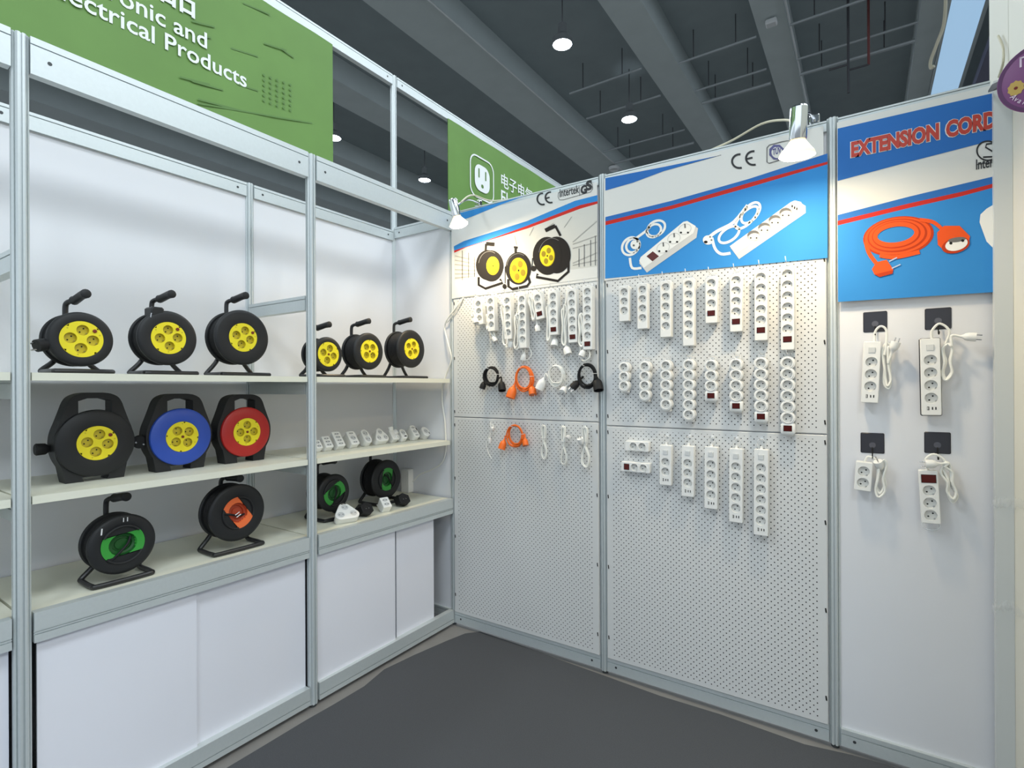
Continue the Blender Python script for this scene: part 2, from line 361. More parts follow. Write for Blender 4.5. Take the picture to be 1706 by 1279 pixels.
# ------------------------------------------------------------------ green banners
def flat(mb, pts3, m): mb.add([tuple(p) for p in pts3], [tuple(range(len(pts3)))], m)
XB = -D + .024
def banner(y0, y1, z0, z1, label):
    mb = MB(); n = 24
    rows = []
    for j in range(2):
        rows.append([(XB + .003 * math.sin(i * 1.7), y0 + (y1 - y0) * i / n, (z0, z1)[j]) for i in range(n + 1)])
    mb.loft(rows, GRN, False, False); mb.loft([[(p[0] - .004, p[1], p[2]) for p in r] for r in rows], GRN, False, False)
    return put(mb, 'fascia_banner', label, 'banner', 'green fascia banners')
bn = banner(-3.4, -.497, 2.70, 3.437, 'large green banner lettered Electronic and Electrical Products above the left shelves')
XT = XB + .0042; RT = (R(90), 0, R(90))
def yz(px, py, x=XT): return on_x(x, px, py)
e1 = yz(411, 147); s1 = yz(276, 85); wP = e1.y - s1.y
o = text('Products', INKW, None, width=wP); sc = o.scale[0]; bpy.data.objects.remove(o)
zs = yz(276, 62).z - yz(276, 86).z
def word_width(body):
    q = text(body, INKW, None, size=sc, bold=.012); w = (max(v.co.x for v in q.data.vertices) - min(v.co.x for v in q.data.vertices)) * sc
    bpy.data.objects.remove(q); return w
def fit_line(body, end, bold=.012):
    ws = body.split(' ')
    for k, wd in enumerate(ws):
        y = end.y - (word_width(' '.join(ws[k:])) - word_width(wd))
        text(wd, INKW, bn, size=sc, rot=RT, loc=(XT, y, end.z - (.0 if not set(wd) & set('gjpqy') else 0)), align='RIGHT', bold=bold)
fit_line('Electrical Products', Vector((0, e1.y, e1.z)))
e2 = yz(345, 82); fit_line('Electronic and', Vector((0, e2.y, e2.z)))
e3 = yz(325, 33); text('\u7535\u5b50\u7535\u6c14\u4ea7\u54c1', INKW, bn, height=.16, rot=RT, loc=(XT, e3.y, e3.z), align='RIGHT', bold=.008)
# faint artwork of the banner: circuit lines and dots
mb = MB()
random.seed(4)
for (a0, b0, a1, b1) in ((320, 35, 358, 45), (330, 58, 352, 63), (385, 80, 430, 94), (440, 72, 478, 84), (470, 82, 490, 96), (320, 135, 372, 150), (330, 165, 400, 184), (330, 172, 520, 205), (395, 140, 430, 151), (300, 128, 350, 141), (405, 5, 450, 24)):
    p0 = yz(a0, b0); p1 = yz(a1, b1); dz = Vector((0, 0, .004)); flat(mb, [p0 - dz, p1 - dz, p1 + dz, p0 + dz], GRND)
mb.build('printed_circuit_lines', bn); mb = MB()
for i in range(5):
    for j in range(6):
        c = yz(440 + i * 11, 125 + i * 4 + j * 8.5); mb.add([(c.x, c.y + .007 * math.cos(R(k * 45)), c.z + .007 * math.sin(R(k * 45))) for k in range(8)], [tuple(range(8))], GRND)
mb.build('printed_dots', bn)
bn2 = banner(.522, 3.9, 2.62, 3.437, 'small green banner with plug socket symbol above the left pegboard')
# outlet icon
def rrect(cy, cz, w, h, r, n=6):
    out = []
    for k, (sx, sz) in enumerate(((1, 1), (-1, 1), (-1, -1), (1, -1))):
        for i in range(n + 1):
            a = R(90 * k + 90 * i / n); out.append((cy + sx * (w / 2 - r) + r * math.cos(a), cz + sz * (h / 2 - r) + r * math.sin(a)))
    return out
c0 = yz(783, 300); c1 = yz(823, 310); cyc = (c0.y + c1.y) / 2; tz = yz(803, 263).z; bz = yz(803, 333).z; czc = (tz + bz) / 2
mb = MB(); a_ = rrect(cyc, czc, c1.y - c0.y, tz - bz, .08); b_ = rrect(cyc, czc, c1.y - c0.y - .024, tz - bz - .024, .07)
mb.loft([[(XT, *q) for q in a_], [(XT, *q) for q in b_]], INKW, False); mb.build('symbol_frame', bn2)
k_ = .62
mb = MB(); mb.add([(XT, *q) for q in rrect(cyc, czc, (c1.y - c0.y) * k_, (tz - bz) * k_, .07)], [tuple(range(28))], INKW)
for dy in (-.045, .045): mb.add([(XT + .0008, *q) for q in rrect(cyc + dy, czc + .035, .017, .075, .006)], [tuple(range(28))], GRND)
mb.add([(XT + .0008, *q) for q in rrect(cyc, czc - .06, .032, .03, .012)], [tuple(range(28))], GRND); mb.build('symbol_outlet', bn2)
e = yz(835, 311); text('\u7535\u5b50\u7535\u6c14\u4ea7\u54c1', INKW, bn2, height=.125, rot=RT, loc=(XT, e.y, e.z), bold=.008)
e = yz(835, 338); text('Electronic and', INKW, bn2, size=.16, rot=RT, loc=(XT, e.y, e.z), bold=.01)

# ------------------------------------------------------------------ pegboards
YP = -.024
def pegboard(x0, x1, z0, z1, label, n):
    t = thing('pegboard', label, 'pegboard', ((x0 + x1) / 2, 0, z0), group='white perforated pegboards')
    inv = Matrix.Translation((-(x0 + x1) / 2, 0, -z0))
    mb = MB(); mb.M = inv
    m = .028
    mb.add([(x0 + m, YP, z0 + m * .6), (x1 - m, YP, z0 + m * .6), (x1 - m, YP, z1 - m * .6), (x0 + m, YP, z1 - m * .6)], [(0, 1, 2, 3)], PEG)
    ring = lambda dx, dz, y: [(x0 + dx, y, z0 + dz), (x1 - dx, y, z0 + dz), (x1 - dx, y, z1 - dz), (x0 + dx, y, z1 - dz)]
    mb.loft([ring(m, m * .6, YP), ring(.003, .003, YP), ring(0, 0, YP + .003), ring(0, 0, -.004)], PEGP, False); mb.build('perforated_sheet', t, angle=20)
    for xx in (x0 + .008, x1 - .008):
        for q in n:
            c = MB(); c.M = inv; c.tube([(xx, YP + .002, q), (xx, YP - .001, q), (xx + .002, YP - .001, q - .016)], .0026, DARK, 6); c.build('clip', t)
    return t
pegboard(.022, P - .022, 1.262, 1.985, 'upper white pegboard nearest the corner, hung with corded power strips', (1.3, 1.62, 1.95))
pegboard(.022, P - .022, .086, 1.258, 'lower white pegboard nearest the corner, below the coiled cords', (.2, .55, .9, 1.22))
pegboard(P + .022, 2 * P - .022, 1.246, 1.98, 'upper white pegboard hung with two rows of cordless power strips', (1.3, 1.62, 1.95))
pegboard(P + .022, 2 * P - .022, .086, 1.242, 'lower white pegboard hung with long port-ended power strips', (.2, .55, .9, 1.22))

# ------------------------------------------------------------------ posters on the back wall
YA = -.0285
class Art:
    """flat print on the back-wall poster; points come in the pixels of a crop (ox, oy, scale)"""
    def __init__(s, ox, oy, sc, parent): s.o = (ox, oy, sc); s.p = parent; s.mb = MB(); s.lay = 0
    def w(s, q): return on_y(YA - s.lay, s.o[0] + q[0] / s.o[2], s.o[1] + q[1] / s.o[2])
    def poly(s, pts, m, lay=1): s.lay = .0005 * lay; s.mb.add([tuple(s.w(q)) for q in pts], [tuple(range(len(pts)))], m); return s
    def ell(s, cx, cy, rx, ry, m, lay=1, rot=0, n=32, a0=0, a1=360):
        c, sn = math.cos(R(rot)), math.sin(R(rot)); pts = []
        for k in range(n):
            t = R(a0 + (a1 - a0) * k / n); x = rx * math.cos(t); y = ry * math.sin(t); pts.append((cx + x * c - y * sn, cy + x * sn + y * c))
        return s.poly(pts, m, lay)
    def ring(s, cx, cy, rx, ry, wd, m, lay=1, rot=0, n=40, a0=0, a1=360):
        c, sn = math.cos(R(rot)), math.sin(R(rot)); pts = []
        full = (a1 - a0) >= 360
        for k in range(n if full else n + 1):
            t = R(a0 + (a1 - a0) * k / n); x = rx * math.cos(t); y = ry * math.sin(t); pts.append((cx + x * c - y * sn, cy + x * sn + y * c))
        return s.stroke(pts, wd, m, lay, full)
    def stroke(s, pts, wd, m, lay=1, closed=False, smooth=0):
        s.lay = .0005 * lay; v = [Vector((p[0], p[1], 0)) for p in pts]
        if smooth: v = catmull(v, smooth, closed)
        k = len(v); A = []; B = []
        for i in range(k):
            a = v[(i - 1) % k] if (closed or i > 0) else v[i]; b = v[(i + 1) % k] if (closed or i < k - 1) else v[i]
            t = b - a; t = t.normalized() if t.length > 1e-9 else Vector((1, 0, 0)); n = Vector((-t.y, t.x, 0)) * wd / 2
            A.append(tuple(s.w(v[i] + n))); B.append(tuple(s.w(v[i] - n)))
        fs = [(i, (i + 1) % k, k + (i + 1) % k, k + i) for i in range(k if closed else k - 1)]
        s.mb.add(A + B, fs, m); return s
    def done(s, name): 
        o = s.mb.build(name, s.p); s.mb = MB(); return o
def poster(x0, x1, z0, z1, label):
    mb = MB(); mb.box(x0, x1, -.028, -.0265, z0, z1, PW); return mb.build('poster', label=label, cat='poster', group='hanging product posters')
def between(up, lo): return up + lo[::-1]

# poster one: three reels in a warehouse
p1 = poster(.016, P - .02, 1.972, 2.466, 'poster of three black and yellow reels above the left pegboard')
A = Art(720, 280, 5.683, p1)
bl_u = [(205, 740), (300, 690), (900, 500), (1350, 310), (1565, 255)]; rd_u = [(208, 780), (500, 690), (900, 545), (1400, 350), (1565, 313)]; rd_l = [(208, 802), (320, 750), (900, 572), (1400, 385), (1565, 337)]
A.poly([(235, 432), (880, 262), (650, 345), (360, 465), (300, 485), (215, 500)], PB).poly(between(bl_u, rd_u), PB).poly(between(rd_u, rd_l), PR).done('printed_bands')
bot = [(212, 1232), (560, 1175), (1000, 1110), (1565, 1035)]
A.poly(between(rd_l, bot), PG1)
A.poly([(212, 1060), (430, 1010), (640, 950), (1000, 940), (1330, 960), (1565, 930), (1565, 1035), (1000, 1110), (560, 1175), (212, 1232)], PW, 2)
for q in ((215, 830, 410, 875), (215, 870, 410, 905), (215, 910, 410, 935), (215, 960, 420, 970), (215, 1000, 430, 1000), (215, 1040, 430, 1020), (1330, 700, 1560, 500), (1330, 720, 1560, 640), (1330, 760, 1560, 700), (1330, 900, 1560, 800), (1330, 920, 1560, 870)):
    A.stroke([(q[0], q[1]), (q[2], q[3])], 8, PG2, 3)
for x, y0, y1 in ((285, 780, 1060), (345, 800, 1040), (400, 840, 1030), (1440, 720, 930), (1500, 680, 925), (1390, 760, 935), (1545, 640, 920)): A.stroke([(x, y0), (x, y1)], 7, PG3, 3)
for q in ((430, 720, 560, 830), (620, 660, 660, 760), (780, 640, 800, 730), (960, 560, 920, 640), (1150, 520, 1090, 560), (1320, 460, 1250, 560)): A.stroke([(q[0], q[1]), (q[2], q[3])], 6, PG2, 3)
A.done('printed_warehouse')
def print_reel(cx, cy, rx, ry, yx, yy, yr, dx, base, handle):
    A.ell(cx + dx, cy - 8, rx * .97, ry * .97, PK, 4).ell(cx, cy, rx, ry, PK, 5)
    A.ring(cx + dx * .5, cy - 4, rx * .9, ry * .9, 5, PG3, 5.4, a0=190, a1=300)
    A.ell(yx, yy, yr, yr * 1.42, PYD, 6).ell(yx - 2, yy - 2, yr * .96, yr * 1.38, PY, 7)
    for a in (20, 110, 200, 290):
        A.ell(yx + yr * .52 * math.cos(R(a)), yy + yr * .74 * math.sin(R(a)), yr * .28, yr * .38, PYD, 8)
    A.ell(yx, yy, yr * .09, yr * .12, PK, 8)
    A.stroke(base, 24, PK, 4.5); A.stroke(handle[:2], 22, PK, 4.5); A.stroke(handle[1:], 36, PK, 4.6)
print_reel(560, 925, 115, 148, 575, 925, 62, -35, [(440, 1030), (440, 1105), (505, 1140), (668, 1085), (640, 1050)], [(505, 790), (510, 715), (590, 722)])
print_reel(815, 950, 122, 152, 818, 968, 85, 0, [(720, 1050), (722, 1120), (760, 1145), (900, 1115), (925, 1080), (910, 1030)], [(790, 810), (790, 760), (792, 740)])
print_reel(1090, 830, 138, 180, 1090, 830, 72, 88, [(1000, 1000), (985, 1030), (1190, 1068), (1290, 980), (1290, 880)], [(1215, 640), (1165, 545), (1070, 590)])
A.stroke([(950, 850), (945, 930), (960, 960)], 8, PK, 4); A.ell(960, 950, 26, 26, PK, 5); A.stroke([(690, 930), (690, 1090)], 7, PK, 6); A.ell(685, 1120, 20, 24, PK, 6)
A.done('printed_reels')
A.ring(1045, 292, 50, 53, 16, INKK, 2, a0=75, a1=285, rot=-8).ring(1120, 277, 48, 50, 16, INKK, 2, a0=75, a1=285, rot=-8).stroke([(1076, 286), (1112, 276)], 14, INKK, 2).done('printed_mark')
A.stroke([(1195, 235), (1225, 212), (1490, 140), (1515, 150), (1520, 195), (1500, 225), (1240, 300), (1205, 300), (1192, 275), (1195, 235)], 4, INKK, 2).stroke([(1392, 168), (1397, 262)], 4, INKK, 2).done('printed_badge')
w0 = A.w((1208, 283)); w1 = A.w((1390, 240)); text('Intertek', INKK, p1, width=w1.x - w0.x, height=.042, loc=(w0.x, YA - .001, w0.z + .004), bold=.008)
w0 = A.w((1405, 250)); w1 = A.w((1465, 235)); text('G', INKK, p1, width=w1.x - w0.x, height=.045, loc=(w0.x, YA - .001, w0.z), bold=.05)
w0 = A.w((1455, 235)); w1 = A.w((1515, 220)); text('S', INKK, p1, width=w1.x - w0.x, height=.05, loc=(w0.x, YA - .0015, w0.z + .01), bold=.05)

# poster two: power strips
p2 = poster(P + .016, 2 * P - .03, 1.966, 2.474, 'poster of two white power strips with cords on blue, under a clip lamp')
A = Art(990, 210, 3.875, p2)
wl = [(72, 416), (250, 365), (450, 290), (820, 185)]
bu = [(72, 587), (500, 482), (1000, 340), (1506, 176)]; ru = [(72, 615), (500, 512), (1000, 366), (1506, 229)]; rl = [(72, 640), (500, 536), (1000, 395), (1506, 246)]
A.poly([(72, 336), (450, 263), (820, 187)] + wl[::-1], PBD).poly(between(bu, ru), PBD).poly(between(ru, rl), PR).poly(between(rl, [(70, 984), (1506, 850)]), PB).done('printed_bands')
# three-socket strip with dark switch
for cx, cy, rx, ry, rot in ((400, 660, 62, 45, -35), (385, 675, 50, 38, -35), (235, 775, 62, 50, -50), (250, 770, 48, 40, -50)): A.ring(cx, cy, rx, ry, 15, PWS, 3, rot)
A.stroke([(275, 720), (330, 680), (360, 650)], 16, PWS, 3).stroke([(230, 850), (245, 915), (305, 915)], 16, PWS, 3, smooth=4)
A.ell(262, 765, 28, 30, PWS, 4).ell(255, 770, 7, 7, PG3, 5).ell(278, 745, 6, 6, PG3, 5)
A.poly([(290, 885), (340, 945), (660, 720), (670, 660), (640, 640), (300, 860)], PWD, 3).poly([(290, 870), (320, 915), (640, 690), (655, 645), (600, 612), (575, 618), (300, 845)], PWS, 4)
A.poly([(337, 840), (378, 808), (418, 840), (376, 873)], SWR, 5)
for cx, cy in ((445, 785), (515, 725), (585, 665)):
    A.ring(cx, cy, 42, 32, 4, PWD, 5, -25)
    for dx, dy in ((-25, 22), (20, 22)): A.ell(cx + dx, cy + dy, 7, 6, PK, 6)
    A.stroke([(cx, cy - 35), (cx + 2, cy - 8)], 9, PG3, 6)
A.done('printed_power_strip')
for cx, cy, rx, ry, rot in ((1010, 560, 80, 42, -50), (985, 590, 95, 38, -45), (870, 700, 75, 40, -35)): A.ring(cx, cy, rx, ry, 16, PWS, 3, rot)
A.stroke([(720, 735), (790, 680), (900, 620), (990, 510)], 20, PWS, 3, smooth=4).stroke([(760, 720), (780, 790), (820, 825), (880, 820)], 18, PWS, 3, smooth=4)
A.ell(735, 735, 34, 30, PWS, 4).ell(720, 748, 12, 9, PK, 5).ell(748, 715, 6, 6, PG3, 5).ell(757, 735, 6, 6, PG3, 5)
A.poly([(880, 785), (935, 858), (1365, 560), (1365, 515), (1340, 500), (900, 770)], PWD, 3).poly([(875, 775), (915, 825), (1350, 520), (1335, 490), (1295, 480), (1270, 490)], PWS, 4)
for cx, cy in ((1028, 706), (1098, 656), (1166, 607), (1235, 560)):
    A.ell(cx, cy, 41, 33, PG2, 5, -10).ell(cx + 3, cy + 9, 36, 24, PWD, 6, -10)
    A.ell(cx, cy, 41, 33, PG3, 5.5, -10, a0=185, a1=350)
    for dx in (-18, 20): A.ell(cx + dx, cy + 16, 5, 5, PK, 7)
A.poly([(930, 755), (955, 738), (975, 755), (950, 773)], PW, 5)
for x, y in ((1275, 515), (1290, 525), (1305, 532)): A.poly([(x, y - 8), (x + 8, y - 4), (x + 6, y + 12), (x - 2, y + 8)], PK, 5)
A.done('printed_power_strip')
A.ring(938, 226, 48, 44, 13, INKK, 2, a0=80, a1=285, rot=-8).ring(1028, 206, 48, 44, 13, INKK, 2, a0=80, a1=285, rot=-8).stroke([(985, 212), (1022, 203)], 12, INKK, 2).done('printed_mark')
A.stroke([(1115, 140), (1130, 122), (1215, 100), (1265, 92), (1275, 180), (1255, 200), (1130, 240), (1115, 232), (1115, 140)], 6, PG3, 2)
VIO = mat('poster_violet', (92, 92, 140), .7)
A.poly([(1178 + 52 * math.cos(R(22.5 + 45 * k)), 168 + 52 * math.sin(R(22.5 + 45 * k))) for k in range(8)], VIO, 2).ell(1180, 170, 36, 36, PW, 3).done('printed_badge')
w0 = A.w((1152, 188)); w1 = A.w((1208, 172)); text('T\u00dcV', VIO, p2, width=w1.x - w0.x, height=.032, loc=(w0.x, YA - .0025, w0.z), bold=.03)

# poster three: orange extension cord
p3 = poster(2 * P + .016, 2.4525, 1.768, 2.474, 'poster lettered EXTENSION CORD with a coiled orange cord')
A = Art(1370, 130, 3.455, p3)
XR = 985
A.poly([(88, 291), (500, 196), (XR, 86), (XR, 357), (500, 482), (88, 592)], PBD)
b2 = [(88, 788), (500, 682), (XR, 566)]; ru = [(88, 822), (500, 721), (800, 655), (XR, 607)]; rl = [(88, 848), (500, 747), (800, 680), (XR, 630)]
A.poly(between(b2, ru), PBD).poly(between(ru, rl), PR).poly(between(rl, [(90, 1288), (XR, 1232)]), PB).done('printed_bands')
for k, (rx, ry, c) in enumerate(((192, 100, POD), (180, 92, PO), (160, 82, POD), (150, 74, PO), (128, 64, POD), (120, 58, PO))): A.ring(438 - k * 3, 910 - k * 2, rx, ry, 26, c, 3 + k * .5, -8, 48)
A.stroke([(250, 940), (270, 1010), (330, 1090)], 24, PO, 6.5, smooth=5).stroke([(330, 1020), (420, 1030), (560, 1000)], 24, PO, 6.5, smooth=5).stroke([(560, 815), (640, 830), (700, 880)], 22, PO, 6.5, smooth=5)
A.poly([(285, 1100), (310, 1060), (370, 1045), (408, 1100), (405, 1125), (330, 1145), (300, 1130)], PO, 7).poly([(300, 1130), (405, 1105), (405, 1125), (330, 1145)], POD, 8)
A.stroke([(385, 1055), (430, 1033)], 7, METAL, 8).stroke([(400, 1095), (450, 1072)], 7, METAL, 8)
A.poly([(660, 890), (700, 850), (790, 850), (850, 910), (840, 960), (780, 1005), (720, 1008), (665, 960)], PO, 7).ell(768, 962, 82, 44, POD, 8, -15).ell(772, 956, 66, 36, PWS, 9, -15).ell(775, 930, 52, 14, PG3, 9.5, -8)
A.ell(740, 950, 9, 8, PK, 10).ell(808, 935, 9, 8, PK, 10).done('printed_cord')
A.poly([(XR, 728), (945, 752), (910, 785), (905, 830), (945, 940), (XR, 980)], PWS, 3).done('printed_white_plug')
A.ring(952, 418, 62, 55, 9, INKK, 2, n=36, a0=60, a1=300).stroke([(985, 375), (945, 380), (940, 398), (984, 425)], 9, INKK, 2).stroke([(925, 455), (984, 452)], 9, INKK, 2).stroke([(888, 497), (984, 486)], 4, INKK, 2).done('printed_mark')
w0 = A.w((885, 533)); w1 = A.w((984, 520)); text('Inter', INKK, p3, width=w1.x - w0.x, height=.036, loc=(w0.x, YA - .001, w0.z + .003), bold=.01)
for body, xa, xb in (('EXTENSION', 166, 672), ('CORD', 712, 1003)):
    w0 = A.w((xa, 462)); w1 = A.w((xb, 350)); w2 = A.w((166, 375)); zz = A.w((166, 460)).z
    hh = A.w((166, 368)).z - zz
    o = text(body, mat('outline_white', (240, 238, 232), .5), p3, width=w1.x - w0.x + .006, height=hh + .004, loc=(w0.x - .003, YA - .0015, zz - .002), bold=.085)
    o = text(body, mat('letter_red', (188, 60, 46), .5), p3, width=w1.x - w0.x, height=hh, loc=(w0.x, YA - .003, zz), bold=.05)

# ------------------------------------------------------------------ sockets, strips
def socket_into(mb, cx, cz, yf, r, dep, wallm, floorm, rot=0.0, lip=0.0, rim=None, pins=True, n=24):
    if lip: mb.lathe([(r, yf), (r, yf - lip), (r + lip * 1.4, yf - lip), (r + lip * 2.2, yf)], rim or wallm, n, cx, cz)
    mb.lathe([(r, yf), (r * .97, yf + dep)], wallm, n, cx, cz); mb.disc(cx, yf + dep, cz, r, floorm, n)
    if pins:
        c, s = math.cos(rot), math.sin(rot)
        for q in (-1, 1): mb.disc(cx + q * c * r * .46, yf + dep - .0006, cz + q * s * r * .46, r * .15, DARK, 10)
        for q in (-1, 1):
            ux, uz = -s * q, c * q; a = Vector((cx + ux * r * .93, 0, cz + uz * r * .93)); w = Vector((c, 0, s)) * r * .16; i = Vector((-ux, 0, -uz)) * r * .16
            mb.add([tuple(a + w + Vector((0, yf + .002, 0))), tuple(a - w + Vector((0, yf + .002, 0))), tuple(a - w + i + Vector((0, yf + dep * .9, 0))), tuple(a + w + i + Vector((0, yf + dep * .9, 0)))], [(0, 1, 2, 3)], METAL)
SOCK_CACHE = {}
def socket_part(parent, cx, cz, yf, r, dep=.011, wallm=None, floorm=None, rot=R(35), lip=0.0, name='socket'):
    wallm = wallm or WP; floorm = floorm or WPS
    key = (round(r, 4), dep, wallm.name, floorm.name, round(rot, 2), lip)
    if key not in SOCK_CACHE:
        mb = MB(); socket_into(mb, 0, 0, 0, r, dep, wallm, floorm, rot, lip); o = mb.build(name, parent, (cx, yf, cz)); SOCK_CACHE[key] = o.data; return o
    o = bpy.data.objects.new(name, SOCK_CACHE[key]); COL.objects.link(o); o.location = (cx, yf, cz); o.parent = parent; return o
def holed_cell(mb, cz, r, yf, m, B, angs, cx=0):
    """flat cell at yf between a round hole and an outer boundary B(angle)"""
    n = len(angs); inn = [(cx + r * math.cos(a), yf, cz + r * math.sin(a)) for a in angs]; out = [(cx + B(a)[0], yf, cz + B(a)[1]) for a in angs]
    mb.add(inn + out, [(i, (i + 1) % n, n + (i + 1) % n, n + i) for i in range(n)], m)
def rect_shell(mb, hw, z1, z0, yf, m, c=.002, rad=.005, shade=None):
    """rounded box body without its front face; returns the half width and ends of the open face"""
    out = []
    for k, (sx, sz) in enumerate(((1, 1), (-1, 1), (-1, -1), (1, -1))):
        for i in range(5):
            a = R(90 * k + 22.5 * i); out.append((sx * (hw - rad) + rad * math.cos(a), (z1 - rad if sz > 0 else z0 + rad) + rad * math.sin(a)))
    inn = [(max(-hw + c, min(hw - c, x)), max(z0 + c, min(z1 - c, z))) for x, z in out]
    mb.loft([[(x, yf, z) for x, z in inn], [(x, yf + c, z) for x, z in out], [(x, 0, z) for x, z in out]], m, False)
    mb.add([(x, 0, z) for x, z in out], [tuple(range(len(out)))], m)
    return hw - c, z1 - c, z0 + c
def strip_body(mb, centers, hw, z1, z0, yf, r, pitch, m):
    fw, f1, f0 = rect_shell(mb, hw, z1, z0, yf, m)
    angs = [R(15 * k) for k in range(24)]; z = f1
    for cz in centers:
        t = cz + pitch / 2; bt = cz - pitch / 2
        if z > t + 1e-5: mb.add([(-fw, yf, t), (fw, yf, t), (fw, yf, z), (-fw, yf, z)], [(0, 1, 2, 3)], m)
        def B(a):
            x, y = math.cos(a), math.sin(a); k = max(abs(x), abs(y)); return (x / k * fw, y / k * pitch / 2)
        holed_cell(mb, cz, r, yf, m, B, angs); z = bt
    if z > f0: mb.add([(-fw, yf, f0), (fw, yf, f0), (fw, yf, z), (-fw, yf, z)], [(0, 1, 2, 3)], m)
def rocker(parent, cx, cz, yf, w, h, body, frame, name='switch'):
    mb = MB(); mb.box(cx - w / 2 - .0015, cx + w / 2 + .0015, yf - .001, yf + .001, cz - h / 2 - .0015, cz + h / 2 + .0015, frame)
    mb.add([(cx - w / 2, yf - .001, cz - h / 2), (cx + w / 2, yf - .001, cz - h / 2), (cx + w / 2, yf - .001, cz + h / 2), (cx - w / 2, yf - .001, cz + h / 2),
            (cx - w / 2, yf - .0015, cz - h / 2), (cx + w / 2, yf - .0015, cz - h / 2), (cx + w / 2, yf - .005, cz + h / 2), (cx - w / 2, yf - .005, cz + h / 2)], [(4, 5, 6, 7), (0, 1, 5, 4), (2, 3, 7, 6), (0, 4, 7, 3), (1, 2, 6, 5)], body)
    return mb.build(name, parent)
def usb_ports(parent, cz, yf):
    mb = MB(); mb.box(-.0125, -.0065, yf - .0006, yf, cz - .0065, cz + .0065, DARK); mb.box(-.0115, -.009, yf - .0009, yf, cz - .005, cz + .005, WPS)
    for x in (.001, .0105): mb.box(x, x + .0035, yf - .0006, yf, cz - .005, cz + .005, DARK)
    return mb.build('charging_ports', parent)
PITCH = .0445; SR = .0192
YH = -.034   # back of the hung strips
def hook(px, top, label, out=.075, rise=.022):
    mb = MB(); y0 = -.0245
    mb.tube([(px, y0, top + .012), (px, y0 - out, top + .012), (px - .002, y0 - out - .012, top + .012 + rise)], .0017, HOOKM, 6, smooth=4)
    mb.box(px - .006, px + .006, y0 - .003, y0, top + .004, top + .02, HOOKM)
    return mb.build('peg_hook', label='wire hook holding the ' + label, cat='hook', group='peg hooks')
def hang_tab(t, z):
    mb = MB(); mb.box(-.016, .016, .0, .0012, z - .004, z + .009, CLEAR); mb.box(-.016, .016, .0, .0014, z + .016, z + .020, GP); mb.box(-.016, -.011, 0, .0013, z + .009, z + .016, CLEAR); mb.box(.011, .016, 0, .0013, z + .009, z + .016, CLEAR); return mb.build('hang_tab', t)
NUM = {2: 'two', 3: 'three', 4: 'four', 5: 'five', 6: 'six'}
def plain_strip(px, pyc, n, sw, label, group, yb=YH, dep=.036, hw=.0245, tilt=0.0, tab=True, hk=True, m=WP, top_ext=.031, bot_ext=.05, pitch=PITCH):
    """px,pyc: picture position of the mean socket centre on the strip's face"""
    c = on_y(yb - dep, px, pyc); span = (n - 1) * pitch
    cs = [span / 2 - i * pitch for i in range(n)]
    z1 = cs[0] + top_ext; z0 = cs[-1] - (bot_ext + (.034 if sw else 0))
    t = thing('power_strip', label, 'power strip', (c.x, yb, c.z), (0, tilt, 0), group)
    mb = MB(); strip_body(mb, cs, hw, z1, z0, -dep, SR, pitch, m); mb.build('body', t, angle=40)
    for cz in cs: socket_part(t, 0, cz, -dep, SR, rot=R(40))
    if sw: rocker(t, 0, cs[-1] - .041, -dep, .029, .021, SWR, DARK)
    if tab: hang_tab(t, z1)
    if hk: hook(c.x, c.z + z1, label)
    return t, c, z1, z0
def lobed_strip(px, pyc, n, sw, label, group, yb=YH, dep=.034):
    pitch = .0445; RR = .0272; r = .0185
    c = on_y(yb - dep, px, pyc); span = (n - 1) * pitch; cs = [span / 2 - i * pitch for i in range(n)]
    t = thing('power_strip', label, 'power strip', (c.x, yb, c.z), (0, 0, 0), group)
    mb = MB(); th = math.asin(pitch / 2 / RR)
    base = sorted([R(11.25 * k) % (2 * math.pi) for k in range(32)] + [th, math.pi - th, math.pi + th, 2 * math.pi - th])
    for i, cz in enumerate(cs):
        up = i == 0; dn = i == n - 1 and not sw
        def B(a):
            x, y = math.cos(a) * RR, math.sin(a) * RR
            if abs(y) > pitch / 2 + 1e-6 and not ((y > 0 and up) or (y < 0 and dn)):
                k = pitch / 2 / abs(y); return (x * k, y * k)
            return (x, y)
        holed_cell(mb, cz, r, -dep, m=WP, B=B, angs=base)
        q = [B(a) for a in base]; k = len(base)
        for j in range(k):
            a, b_ = q[j], q[(j + 1) % k]
            if abs(a[1] - b_[1]) < 1e-7 and abs(abs(a[1]) - pitch / 2) < 1e-6: continue
            mb.add([(a[0], -dep, cz + a[1]), (b_[0], -dep, cz + b_[1]), (b_[0], 0, cz + b_[1]), (a[0], 0, cz + a[1])], [(0, 1, 2, 3)], WP)
    zb = cs[-1] - RR
    if sw:
        zc = cs[-1] - .044; zb = zc - .024
        mb.M = Matrix.Translation((0, 0, 0)); mb.box(-.0262, .0262, -dep, 0, zb, cs[-1] - pitch / 2 + .001, WP, .006)
    mb.box(-.019, .019, -dep * .62, 0, zb - .007, zb + .01, WP, .004)
    mb.build('body', t, angle=40)
    for cz in cs: socket_part(t, 0, cz, -dep, r, rot=R(40), lip=.0028)
    if sw: rocker(t, 0, cs[-1] - .043, -dep, .028, .021, SWR, DARK)
    hang_tab(t, cs[0] + RR); hook(c.x, c.z + cs[0] + RR, label, .06, .012)
    return t
def c2(x, y): return 1000 + x / 4.2625, 420 + y / 4.2625
